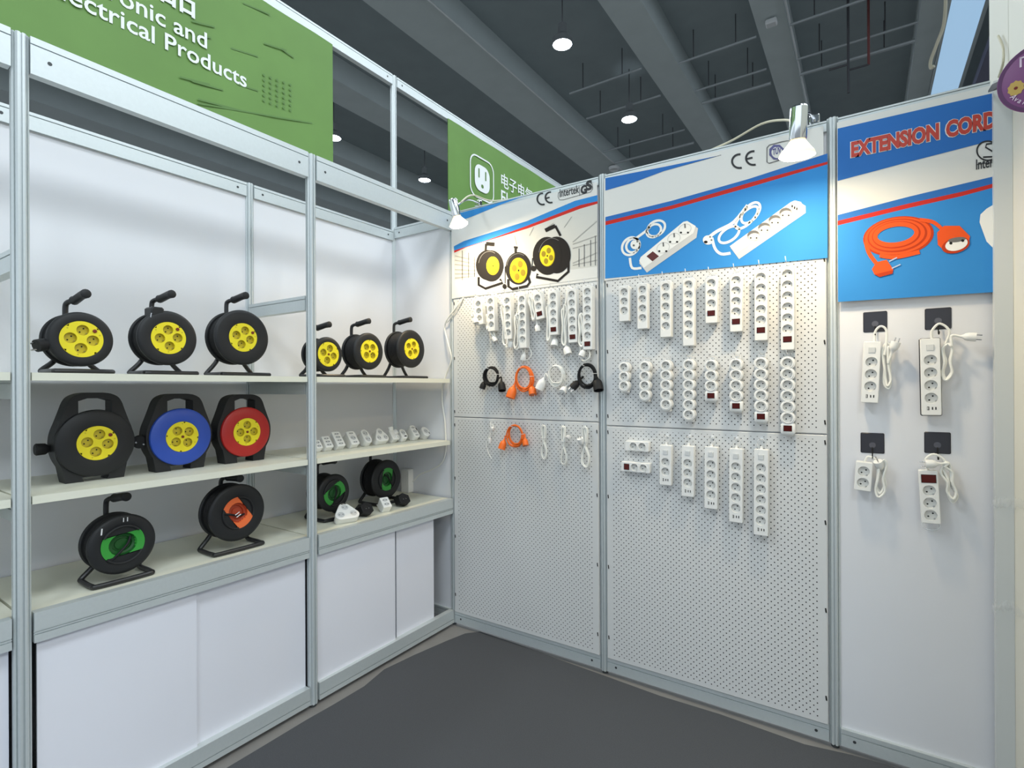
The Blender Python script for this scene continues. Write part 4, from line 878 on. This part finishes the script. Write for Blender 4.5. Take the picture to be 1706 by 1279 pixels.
def reel(xf, px, py, shelf_z, Rr, T, label, plate='yellow', rot=0.0, centre=True, hx=1.0, grip_rise=.012, plug=None, handle_h=.052, group='frame cable reels', well=None):
    c = on_x(xf, px, py); zc = c.z - shelf_z
    t = thing('cable_reel', label, 'cable reel', (xf, c.y, shelf_z), (0, 0, R(90)), group)
    yb = T + .016; hole = .0605 if plate == 'yellow' else .067
    # front flange with stepped face and central opening
    mb = MB(); mb.lathe([(hole, .010), (hole, -.001), (hole + .003, -.002), (Rr * .90, -.001), (Rr * .97, .002), (Rr, .006), (Rr, .012), (Rr * .96, .016), (Rr * .72, .016)], BLACK, 56, 0, zc)
    if plate != 'yellow':   # raised lip halves above and below the well
        for sg in (1, -1):
            pts = [(.064 * math.cos(R(a) + rot), -.003, zc + .064 * math.sin(R(a) + rot)) for a in range(35 if sg > 0 else 215, 146 if sg > 0 else 326, 10)]
            mb.tube(pts, .0045, BLACK, 8)
            out = [(.066 * math.cos(R(a) + rot), zc + .066 * math.sin(R(a) + rot)) for a in range(33 if sg > 0 else 213, 148 if sg > 0 else 328, 5)]
            mb.add([(p[0], -.0005, p[1]) for p in out], [tuple(range(len(out)))], BLACK)
        mb.add([(.067 * math.cos(R(k * 10)), .019, zc + .067 * math.sin(R(k * 10))) for k in range(36)], [tuple(range(36))], BLACK)
    mb.build('front_flange', t)
    mb = MB(); mb.lathe([(.0, T), (Rr * .9, T), (Rr * .98, T - .002), (Rr * .98, T - .008), (Rr * .94, T - .012), (Rr * .72, T - .012)], BLACK, 56, 0, zc); mb.build('rear_flange', t)
    mb = MB(); prof = [(Rr * .70, .014)]; k = int((T - .03) / .0085)
    for i in range(k):
        y = .017 + (T - .034) * i / k; d = (T - .034) / k
        prof += [(Rr * .86, y), (Rr * .895, y + d * .3), (Rr * .895, y + d * .7), (Rr * .86, y + d)]
    prof += [(Rr * .70, T - .014)]; mb.lathe(prof, RUBBER, 48, 0, zc); mb.build('wound_cable', t)
    if plate == 'yellow': socket_plate(t, -.0025, zc, rot, centre)
    else: recess_plate(t, -.001, zc, rot, *(well or (GREENP, GREEND)))
    w = Rr * .86; tr = .0088
    fr = MB(); fr.tube(arc_frame(w, yb, -.03 if xf < -.08 else -.012, zc, tr), tr, TUBEB, 10, smooth=5)
    top = zc + Rr + handle_h
    fr.tube([(-.012, yb, zc - .01), (-.014, yb, zc + Rr * .6), (-.014, yb, top - .022), (-.010, yb - .008, top - .006), (.0, yb - .024, top)], .0085, TUBEB, 10, smooth=5)
    fr.lathe([(.0, yb + .007), (.03, yb + .007), (.034, yb), (.034, T)], BLACK, 20, 0, zc); fr.build('frame', t)
    g = MB(); gl = [(.0, yb - .02, top - .001), (.001, yb - .03, top), (.002, yb - .034, top), (.006, yb - .085, top + grip_rise * .8), (.008, yb - .108, top + grip_rise), (.008, yb - .115, top + grip_rise), (.008, yb - .118, top + grip_rise)]
    g.tube(gl, [.011, .0155, .0145, .0138, .0152, .0155, .009], BLACK, 14); g.build('grip', t)
    if plug == 'side':   # plug parked on the frame leg, left
        plug_mb(RUBBER, 1.1).build('plug', t, (-Rr * 1.20, .012, zc - Rr * .30), along((-.9, -.3, -.25)))
        m2 = MB(); m2.tube([(-Rr * .72, .03, zc - Rr * .35), (-Rr * .9, .024, zc - Rr * .2)], .0045, RUBBER, 8); m2.build('cord_end', t)
    if plug == 'top':
        m2 = MB(); m2.M = Matrix.Translation((-.036, .03, zc + Rr * .93)); m2.box(-.022, .022, -.03, .03, -.02, .018, BLACK, .006); m2.build('plug_holder', t)
        m2 = MB(); m2.tube([(-.057, .0, zc + Rr * .86), (-.060, .0, zc + Rr * .70)], .0022, METAL, 6); m2.build('plug_pin', t)
    if plug == 'pins':
        for x in (-.006, .006):
            m2 = MB(); m2.tube([(x + .006, -.004, zc + Rr * .76), (x + .006, -.005, zc + Rr * .90)], .0017, mat('white_pin', (235, 235, 235), .3), 8); m2.build('plug_pin', t)
        m2 = MB(); m2.tube([(-Rr * .62, -.0025, zc + Rr * .45), (-Rr * .60, -.0025, zc + Rr * .66)], .0022, mat('white_pin', (235, 235, 235), .3), 8); m2.build('pale_slot', t)
    if plug == 'wellpins':
        for q in (-.005, .005):
            m2 = MB(); m2.tube([(-.012 + q * .6, -.004, zc - .012 - q), (.006 + q * .6, -.004, zc - .002 - q)], .0018, mat('white_pin', (235, 235, 235), .3), 8); m2.build('plug_pin', t)
    return t
ZT, ZM, ZL = 1.4885, 1.1155, .7655
reel(-.085, 136, 565, ZT, .091, .085, 'black reel with large yellow plate and parked plug, first on the top shelf', rot=R(85), centre=False, plug='side', grip_rise=.016, handle_h=.045)
reel(-.095, 281, 563, ZT, .1025, .09, 'black reel with yellow plate and plug clipped at its top', rot=R(95), centre=False, plug='top')
reel(-.10, 405, 562, ZT, .116, .09, 'largest top-shelf reel with yellow plate, beside the empty cross rail', rot=R(75), centre=False, handle_h=.05)
reel(-.10, 547, 590, ZT, .085, .10, 'small black reel with yellow plate, half hidden by the middle post', rot=R(75), handle_h=.05)
reel(-.10, 615.5, 585, ZT, .098, .11, 'middle black reel of three with yellow plates in the right bay top shelf', rot=R(45), handle_h=.052)
reel(-.10, 686, 581, ZT, .11, .115, 'black reel with yellow plate nearest the back corner, top shelf', rot=R(60), handle_h=.05)
reel(-.072, 90 + 775 / 6.733, 810 + 648 / 6.733, ZL, .103, .09, 'black reel with bright green socket well and white plug pins, front of the wide counter', 'well', R(6), plug='pins', handle_h=.05)
reel(-.08, 300 + 775 / 7.993, 780 + 590 / 7.993, ZL, .117, .095, 'black reel with orange socket well on the wide counter', 'well', R(-55), plug='wellpins', grip_rise=.002, handle_h=.022, well=(ORANGEP, ORANGED))
reel(-.185, 490 + 500 / 7.417, 740 + 600 / 7.417, ZL, .096, .105, 'black reel with slanted green well, behind the middle post on the counter', 'well', R(32), handle_h=.055)
reel(-.235, 490 + 1150 / 7.417, 740 + 430 / 7.417, ZL, .112, .11, 'black reel with upright green well on the counter by the back corner', 'well', R(82), handle_h=.035)

# upright case reels with moulded handles
def case_reel(xf, px, py, face, label, plug, Rr=.115, wk=1.0, centre=True, rot=R(45), dk=False):
    c = on_x(xf, px, py); zc = c.z - ZM
    t = thing('cable_reel', label, 'cable reel', (xf, c.y, ZM), (0, 0, R(90)), 'case reels with moulded handles')
    # moulded back shell outline, right half bottom to top
    rt = [(.34, None), (.84, None), (.88, -.95), (.94, -.66), (1.07, -.42), (1.14, -.15), (1.15, .12), (1.10, .38), (.99, .66), (.87, .98), (.78, 1.22), (.66, 1.38), (.44, 1.48), (.2, 1.51)]
    rt = [(a * Rr * wk, 0.0 if b is None else zc + b * Rr) for a, b in rt]
    notch = [(Rr * .34, zc - Rr * 1.0)]
    sm = [(v.x, v.y) for v in catmull([Vector((p[0], p[1], 0)) for p in rt[3:]], 3)]
    rt = rt[:3] + sm
    outline = [(-p[0], p[1]) for p in notch[::-1]] + [(-p[0], p[1]) for p in rt] + [(p[0], p[1]) for p in rt[::-1]] + notch
    hole = [(-Rr * .42, zc + Rr * .88), (-Rr * .42, zc + Rr * 1.26), (-Rr * .2, zc + Rr * 1.34), (Rr * .2, zc + Rr * 1.34), (Rr * .42, zc + Rr * 1.26), (Rr * .42, zc + Rr * .88)]
    y0, y1 = .014, .078
    mb = MB(); bm = bmesh.new()
    def loop(pts): 
        v = [bm.verts.new((p[0], 0, p[1])) for p in pts]; return [bm.edges.new((v[i], v[(i + 1) % len(v)])) for i in range(len(v))]
    es = loop(outline) + loop(hole); bmesh.ops.triangle_fill(bm, edges=es, use_beauty=True)
    bm.verts.index_update(); vs = [tuple(v.co) for v in bm.verts]; fs = [tuple(v.index for v in f.verts) for f in bm.faces]; bm.free()
    c_ = .005
    for y in (y0, y1): mb.add([(v[0], y, v[2]) for v in vs], fs, BLACK)
    for pts in (outline, hole): mb.loft([[(p[0], y0, p[1]) for p in pts], [(p[0], y1, p[1]) for p in pts]], BLACK, False)
    mb.build('shell', t, angle=30)
    hole_r = .0605
    mb = MB(); mb.lathe([(hole_r, .012), (hole_r, -.002), (hole_r + .003, -.003), (Rr * .92, -.001), (Rr * .985, .003), (Rr, .009), (Rr, .0125)], face, 56, 0, zc); mb.build('front_disc', t)
    socket_plate(t, -.0035, zc, rot, centre)
    pz = zc - .012
    if plug == 'left_dark':
        mb = MB(); mb.lathe([(.008, -Rr * .85), (.012, -Rr * 1.0), (.019, -Rr * 1.08), (.0205, -Rr * 1.28), (.017, -Rr * 1.31), (0, -Rr * 1.31)], RUBBER, 20, .06, pz, 'x'); mb.build('plug', t)
    else:
        pl = plug_mb(RUBBER, 1.3, True).build('plug', t, (-Rr * 1.18, .04, pz + .0), along((-.35, -1, -.1)))
        mb = MB(); mb.tube([(-Rr * .9, .05, pz), (-Rr * 1.1, .07, pz), (-Rr * 1.12, .075, pz)], .006, RUBBER, 8); mb.build('cord_end', t)
    return t
case_reel(-.17, 50 + 843 / 7.52, 640 + 735 / 7.52, BLACK, 'large all-black case reel with moulded handle and yellow plate, middle shelf', 'left_dark', centre=False, rot=R(80), Rr=.118, wk=.86)
case_reel(-.17, 220 + 595 / 7.108, 640 + 620 / 7.108, BLUEP, 'blue-faced case reel with black moulded handle, middle shelf', 'pins', rot=R(38), Rr=.113, wk=.93)
case_reel(-.17, 220 + 1360 / 7.108, 640 + 563 / 7.108, REDP, 'red-faced case reel with black moulded handle, middle shelf', 'left_dark', rot=R(90), Rr=.109, wk=.95)

# ------------------------------------------------------------------ small adapters
def adapter(x, y, sz, outline, sockets, label, m=WP, tilt=38, h0=.022, dep=.04, slot=None, rz=90, group='small white adapters on the middle shelf', extra=None):
    """outline and sockets (u, v, ru, rv) in metres on the tilted face"""
    t = thing('travel_adapter', label, 'adapter', (x, y, sz), (0, 0, R(rz)), group)
    a = R(tilt); ca, sa = math.cos(a), math.sin(a)
    vmin = min(q[1] for q in outline)
    def fp(u, v, n=0.0): v -= vmin; return (u, v * sa - n * ca, h0 + v * ca + n * sa)
    cu, cv = sum(q[0] for q in outline) / len(outline), sum(q[1] for q in outline) / len(outline)
    sh = lambda k: [(cu + (q[0] - cu) * k, cv + (q[1] - cv) * k) for q in outline]
    mb = MB(); f0 = [fp(*q) for q in sh(.93)]; f1 = [fp(q[0], q[1], -.002) for q in outline]
    back = [(p[0] * .96, p[1] + dep * .55, max(0.0, p[2] - h0 * 1.2)) for p in f1]; back2 = [(p[0] * .9, p[1] + dep * .4, max(0.0, p[2] - .004)) for p in back]
    mb.loft([f0, f1, back, back2], m, False); mb.add(back2, [tuple(range(len(back2)))], m); mb.add(f0, [tuple(range(len(f0)))], m)
    mb.build('body', t, angle=40)
    for (u, v, ru, rv) in sockets:
        k = MB(); n = 20; rim = [fp(u + ru * math.cos(2 * math.pi * i / n), v + rv * math.sin(2 * math.pi * i / n), .0012) for i in range(n)]; inn = [fp(u + ru * .88 * math.cos(2 * math.pi * i / n), v + rv * .88 * math.sin(2 * math.pi * i / n), .0012) for i in range(n)]; fl = [fp(u + ru * .84 * math.cos(2 * math.pi * i / n), v + rv * .84 * math.sin(2 * math.pi * i / n), .0003) for i in range(n)]
        k.loft([rim, inn, fl], m, False); k.add(fl, [tuple(range(n))], GP if m == WP else RUBBER)
        for sg in (-1, 1):
            k.add([fp(u + sg * ru * .42 + .0026 * math.cos(R(45 * i)), v + .0026 * math.sin(R(45 * i)), .0007) for i in range(8)], [tuple(range(8))], DARK if m == WP else PG3)
        k.build('socket', t)
    if slot:
        k = MB(); u, v, w, h = slot; k.add([fp(u - w, v - h, .001), fp(u + w, v - h, .001), fp(u + w, v + h, .001), fp(u - w, v + h, .001)], [(0, 1, 2, 3)], DARK); k.build('charging_port', t)
    if extra: extra(t, fp)
    return t
def rr2(w, l, r=.006):
    return [(x, z + l / 2) for x, z in rrect(0, 0, w, l, r, 4)]
def oval2(w, l): return [(x, z + l / 2) for x, z in rrect(0, 0, w, l, w * .48, 6)]
tri = []
for k, (u, v) in enumerate(((0, .062), (-.024, .022), (.024, .022))):
    for i in range(7): a = R({0: 30, 1: 150, 2: 270}[k] + 120 * i / 6); tri.append((u + .022 * math.cos(a), v + .022 * math.sin(a)))
AX = -.178
adapter(AX, -.815, ZM, rr2(.038, .05), [(0, .014, .014, .009), (0, .035, .014, .009)], 'small two-outlet white adapter, half hidden right of the middle post')
adapter(AX, -.755, ZM, rr2(.047, .068), [(0, .015, .018, .0075), (0, .034, .018, .0075), (0, .053, .018, .0075)], 'white block adapter with three flat outlets, beside the smallest adapter')
adapter(AX, -.682, ZM, rr2(.05, .09), [(0, .015, .018, .0075), (0, .035, .018, .0075), (0, .055, .018, .0075), (0, .075, .018, .0075)], 'white block adapter with four flat outlets in a column')
adapter(AX, -.59, ZM, rr2(.054, .085, .01), [(0, .014, .017, .007), (0, .042, .021, .016), (0, .071, .017, .007)], 'white block adapter with round outlet between two flat ones')
adapter(AX, -.497, ZM, oval2(.05, .088), [(0, .025, .02, .02), (0, .063, .02, .02)], 'oval white adapter with two round outlets one above the other')
adapter(AX, -.395, ZM, tri, [(0, .060, .017, .017), (-.024, .024, .017, .017), (.024, .024, .017, .017)], 'triangular white adapter with three round outlets', tilt=34)
def side_outlets(t, fp):
    for (u, v, d) in ((.0, .075, (0, .25, 1)), (.024, .05, (.75, -.5, .5)), (.012, .016, (.35, -.9, .1))):
        mb = MB(); mb.lathe([(.012, -.012), (.0165, .0), (.0165, .010), (.015, .012), (.014, .010), (.0135, .004), (0, .004)], WP, 20, axis='z')
        for q in (-1, 1): mb.add([(q * .007 + .0026 * math.cos(R(45 * i)), .0026 * math.sin(R(45 * i)), .0125) for i in range(8)], [tuple(range(8))], DARK)
        o = mb.build('socket', t, fp(u, v, -.004)); o.rotation_euler = Vector((0, 0, 1)).rotation_difference(Vector(d).normalized()).to_euler()
adapter(AX - .01, -.29, ZM, rr2(.046, .07, .012), [], 'lumpy white adapter with three outlets pointing different ways', extra=side_outlets)
adapter(AX, -.222, ZM, oval2(.046, .068), [(0, .042, .018, .018)], 'small oval white adapter with one outlet and a dark slot', slot=(.004, .016, .009, .0035))
adapter(AX, -.122, ZM, rr2(.048, .088, .018), [(0, .016, .016, .008), (0, .042, .019, .015), (0, .07, .016, .009)], 'white adapter with three outlets and a dark side slot', slot=(.02, .056, .003, .010))
adapter(AX, -.03, ZM, oval2(.058, .07), [(0, .036, .019, .019)], 'round white adapter at the shelf end nearest the corner', slot=(.019, .02, .003, .007))
G2 = 'adapters on the counter edge'
tri2 = [(u * 1.3, v * 1.3) for u, v in tri]
adapter(-.035, -.755, ZL, tri2, [(0, .078, .021, .021), (-.031, .031, .021, .021), (.031, .031, .021, .021)], 'large three-lobed white adapter lying at the counter edge', tilt=58, h0=.03, dep=.05, group=G2, slot=(-.0, .101, .012, .003), rz=70)
hexo = [(.038 * math.cos(R(60 * k + 30)), .038 + .038 * math.sin(R(60 * k + 30))) for k in range(6)]
adapter(-.05, -.61, ZL, hexo, [(0, .038, .02, .02)], 'black faceted adapter between the white adapters on the counter edge', RUBBER, 35, .014, .06, group=G2, rz=85)
adapter(-.05, -.485, ZL, rr2(.05, .068, .005), [(0, .02, .019, .012), (0, .048, .019, .012)], 'square white adapter block between two black adapters', tilt=50, h0=.032, dep=.045, group=G2, rz=75)
adapter(-.055, -.34, ZL, hexo, [(0, .038, .02, .02)], 'black faceted adapter farthest along the counter edge', RUBBER, 35, .014, .06, group=G2, rz=80)

# ------------------------------------------------------------------ clip-on lamps
BULBG = mat('frosted_bulb', (250, 246, 232), .3, emit=(255, 222, 165), es=.5)
BULBE = mat('bulb_face', (255, 250, 235), .3, emit=(255, 240, 210), es=30)
def clip_lamp(pos, dirv, s, label, wall_pt, cable):
    d = Vector(dirv).normalized(); e = Vector((0, 0, -1)).rotation_difference(d).to_euler()
    t = thing('clip_lamp', label, 'lamp', pos, group='warm clip-on spot lamps'); M4 = e.to_matrix().to_4x4()
    def L(): m = MB(); m.M = M4 @ Matrix.Scale(s, 4); return m
    mb = L(); mb.lathe([(.0, .165), (.024, .165), (.03, .158), (.03, .05), (.0285, .046), (.026, .05)], CHROME, 28, axis='z'); mb.build('lamp_can', t)
    mb = L(); mb.lathe([(.022, .06), (.026, .045), (.036, .03), (.055, .006), (.06, -.004), (.061, -.01)], BULBG, 28, axis='z'); mb.build('bulb', t)
    mb = L(); mb.lathe([(.061, -.010), (.052, -.016), (.03, -.020), (.0, -.022)], BULBE, 28, axis='z'); mb.build('bulb_face', t, label='glowing bulb face')
    w = Vector(wall_pt) - Vector(pos); up = M4 @ Vector((0, 0, .11 * s))
    mb = MB(); mb.tube([up, up.lerp(w, .5) + Vector((0, 0, .03)), w], .005, CHROME, 8, smooth=5); mb.box(w.x - .018, w.x + .018, w.y - .014, w.y + .014, w.z - .02, w.z + .012, CHROME, .003); mb.build('arm_clamp', t)
    mb = MB(); mb.tube([Vector(q) - Vector(pos) for q in cable], .0045, mat('beige_cable', (206, 200, 176), .5), 8, smooth=6); mb.build('power_cable', t)
    ld = bpy.data.lights.new('clip_lamp_light', 'AREA'); ld.energy = CLIP_POWER * (1.0 if s > .9 else 1.15); ld.color = (1.0, .78, .48); ld.shape = 'DISK'; ld.size = .10 * s
    lo = bpy.data.objects.new('clip_lamp_light', ld); COL.objects.link(lo); lo.parent = t; lo.location = M4 @ Vector((0, 0, -.03 * s)); lo.rotation_euler = e
l2 = at_w(1.86, 1328, 255); l1 = at_w(2.86, 764, 372)
clip_lamp(l2, (-.06, .12, -1), .95, 'lit chrome clip lamp in front of the two-strip poster', (l2.x + .03, -.002, 2.522), [l2 + Vector((0, .03, .12)), (l2.x - .06, -.2, 2.46), (l2.x - .16, -.06, 2.53), (l2.x - .3, .0, 2.515), (l2.x - .5, .03, 2.49)])
clip_lamp(l1, (.22, .1, -1), .82, 'lit chrome clip lamp at the corner above the reel poster', (.2, -.002, 2.522), [l1 + Vector((0, .02, .12)), (.2, -.06, 2.55), (.3, .02, 2.52), (.6, .03, 2.50)])

# corner cable and outlet box
cab = [on_y(-.03, *q) for q in ((772, 496), (760, 512), (745, 532))] + [on_y(-.014, *q) for q in ((741, 548),)] + [on_y(-.03, *q) for q in ((746, 570), (752, 598))] + [on_y(-.014, *q) for q in ((743, 624), (740, 634), (737, 645), (737, 670), (741, 700), (743, 735), (742, 755), (735, 772), (715, 784), (700, 790), (688, 802))]
mb = MB(); mb.tube(cab, .0045, CORDW, 8, smooth=5); mb.tube([on_y(-.02, 745, 534) + Vector((0, 0, -.012)), on_y(-.034, 758, 520), on_y(-.034, 770, 500)], .003, CORDW, 6, smooth=4)
put(mb, 'power_cable', 'white power cable running down the corner to a white outlet box', 'cable')
p = on_y(-.02, 680, 815); t = thing('outlet_box', 'white upright outlet box on the counter behind the green reel', 'outlet', (p.x, -.03, ZL))
mb = MB(); mb.box(-.033, .033, -.02, .026, 0, .15, WP, .004); mb.build('box', t); mb = MB(); socket_into(mb, 0, .1, -.0205, .018, .006, WP, WPS); mb.build('socket', t)

# ------------------------------------------------------------------ right end: round sign, film, loose cable
PUR = mat('sign_purple', (120, 62, 118), .45, noise=.1, nscale=14); PURD = mat('sign_dark_purple', (88, 44, 92), .45); GOLD = mat('gold_emblem', (196, 164, 84), .5); LIL = mat('sign_lilac_ink', (226, 206, 226), .5)
sc_ = at_w(1.3, 1741, 124); nd = CAM - sc_; nd.z = 0; nd.normalize(); rzs = math.atan2(nd.x, -nd.y)
t = thing('round_sign', 'round purple sign with gold emblem at the right edge', 'sign', sc_, (0, 0, rzs))
RS = .0875
mb = MB(); mb.lathe([(.0, -.002), (RS - .002, -.002), (RS, -.001), (RS, .003), (.0, .003)], PUR, 48); mb.build('disc', t)
mb = MB(); mb.lathe([(RS * .9, -.0026), (RS * .985, -.0026)], PURD, 48); mb.build('rim_band', t)
mb = MB(); mb.add([(-.052 + .014 * (1 + .16 * (k % 2)) * math.cos(R(k * 18)), -.003, -.014 + .017 * (1 + .16 * (k % 2)) * math.sin(R(k * 18))) for k in range(20)], [tuple(range(20))], GOLD); mb.add([(-.052 + .004 * math.cos(R(k * 45)), -.0034, -.014 + .004 * math.sin(R(k * 45))) for k in range(8)], [tuple(range(8))], BTN); mb.build('emblem', t)
for i, ch in enumerate('Available'):
    a = R(212 + i * 8.0); text(ch, LIL, t, size=.016, loc=(RS * .82 * math.cos(a), -.0035, RS * .82 * math.sin(a)), rot=(R(90), a + R(90) if False else -(a - R(270)), 0), align='CENTER', bold=.01)
mb = MB()
for q in ((-.045, .035, -.020, .06), (-.032, .022, -.012, .04)): mb.box(q[0], q[0] + .004, -.0034, -.003, q[1], q[3], LIL); mb.box(q[0], q[2], -.0034, -.003, q[3] - .004, q[3], LIL)
mb.box(-.032, -.012, -.0034, -.003, .022, .026, LIL); mb.box(-.016, -.012, -.0034, -.003, .022, .04, LIL); mb.build('printed_glyph', t)
b0 = at_w(1.40, 1674, 134); b1 = on_y(-.06, 1648, 152)
mb = MB(); dv = (b1 - b0); mb.tube([b0, b0 + dv * .5, b1], [.006, .013, .004], BLACK, 4); o = mb.build('bracket', None)
o.parent = t; o.matrix_parent_inverse = (Matrix.Translation(sc_) @ Matrix.Rotation(rzs, 4, 'Z')).inverted()
FILM = mat('crinkled_film', (235, 238, 240), .08, alpha=.22)
for py, lb in ((838, 'upper strand of clear plastic film wrapped round the white end strip'), (1012, 'lower strand of clear plastic film wrapped round the white end strip')):
    random.seed(py); q0 = on_y(-.058, 1652, py); q1 = on_y(-.058, 1682, py - 2); q2 = Vector((2.494, -.075, q1.z)); q3 = Vector((2.494, -.22, q1.z + .03)); top = []; bo = []
    path = catmull([q0, q0.lerp(q1, .5), q1, q2, q3], 6)
    for i, v in enumerate(path): top.append(tuple(v + Vector((0, random.uniform(-.004, .0), .012 + random.uniform(-.008, .012))))); bo.append(tuple(v + Vector((0, random.uniform(-.005, .0), -.012 + random.uniform(-.01, .008)))))
    mb = MB(); mid = [tuple((Vector(a) + Vector(b)) / 2 + Vector((0, -.004, 0))) for a, b in zip(top, bo)]; mb.loft([top, mid, bo], FILM, False, False); put(mb, 'plastic_film', lb, 'film', 'plastic film wraps')
mb = MB(); mb.tube([on_x(2.49, 1663, 60), on_x(2.49, 1671, 80), on_x(2.488, 1671, 105), on_x(2.49, 1664, 128)], .004, mat('beige_cable', (206, 200, 176), .5), 8, smooth=6); put(mb, 'loose_cable', 'beige cable arching up the tall cream panel at the right', 'cable')
mb = MB(); mb.tube([on_z(8.2, 1577, 0) + Vector((0, 0, .7)), on_z(8.2, 1574, 30), on_z(7.9, 1562, 70), on_z(7.7, 1551, 100), on_z(7.6, 1551, 113), on_z(7.6, 1556, 110)], .03, mat('beige_cable', (206, 200, 176), .5), 8, smooth=6); put(mb, 'dangling_cable', 'pale cable dangling beside the bright skylight strip', 'cable')
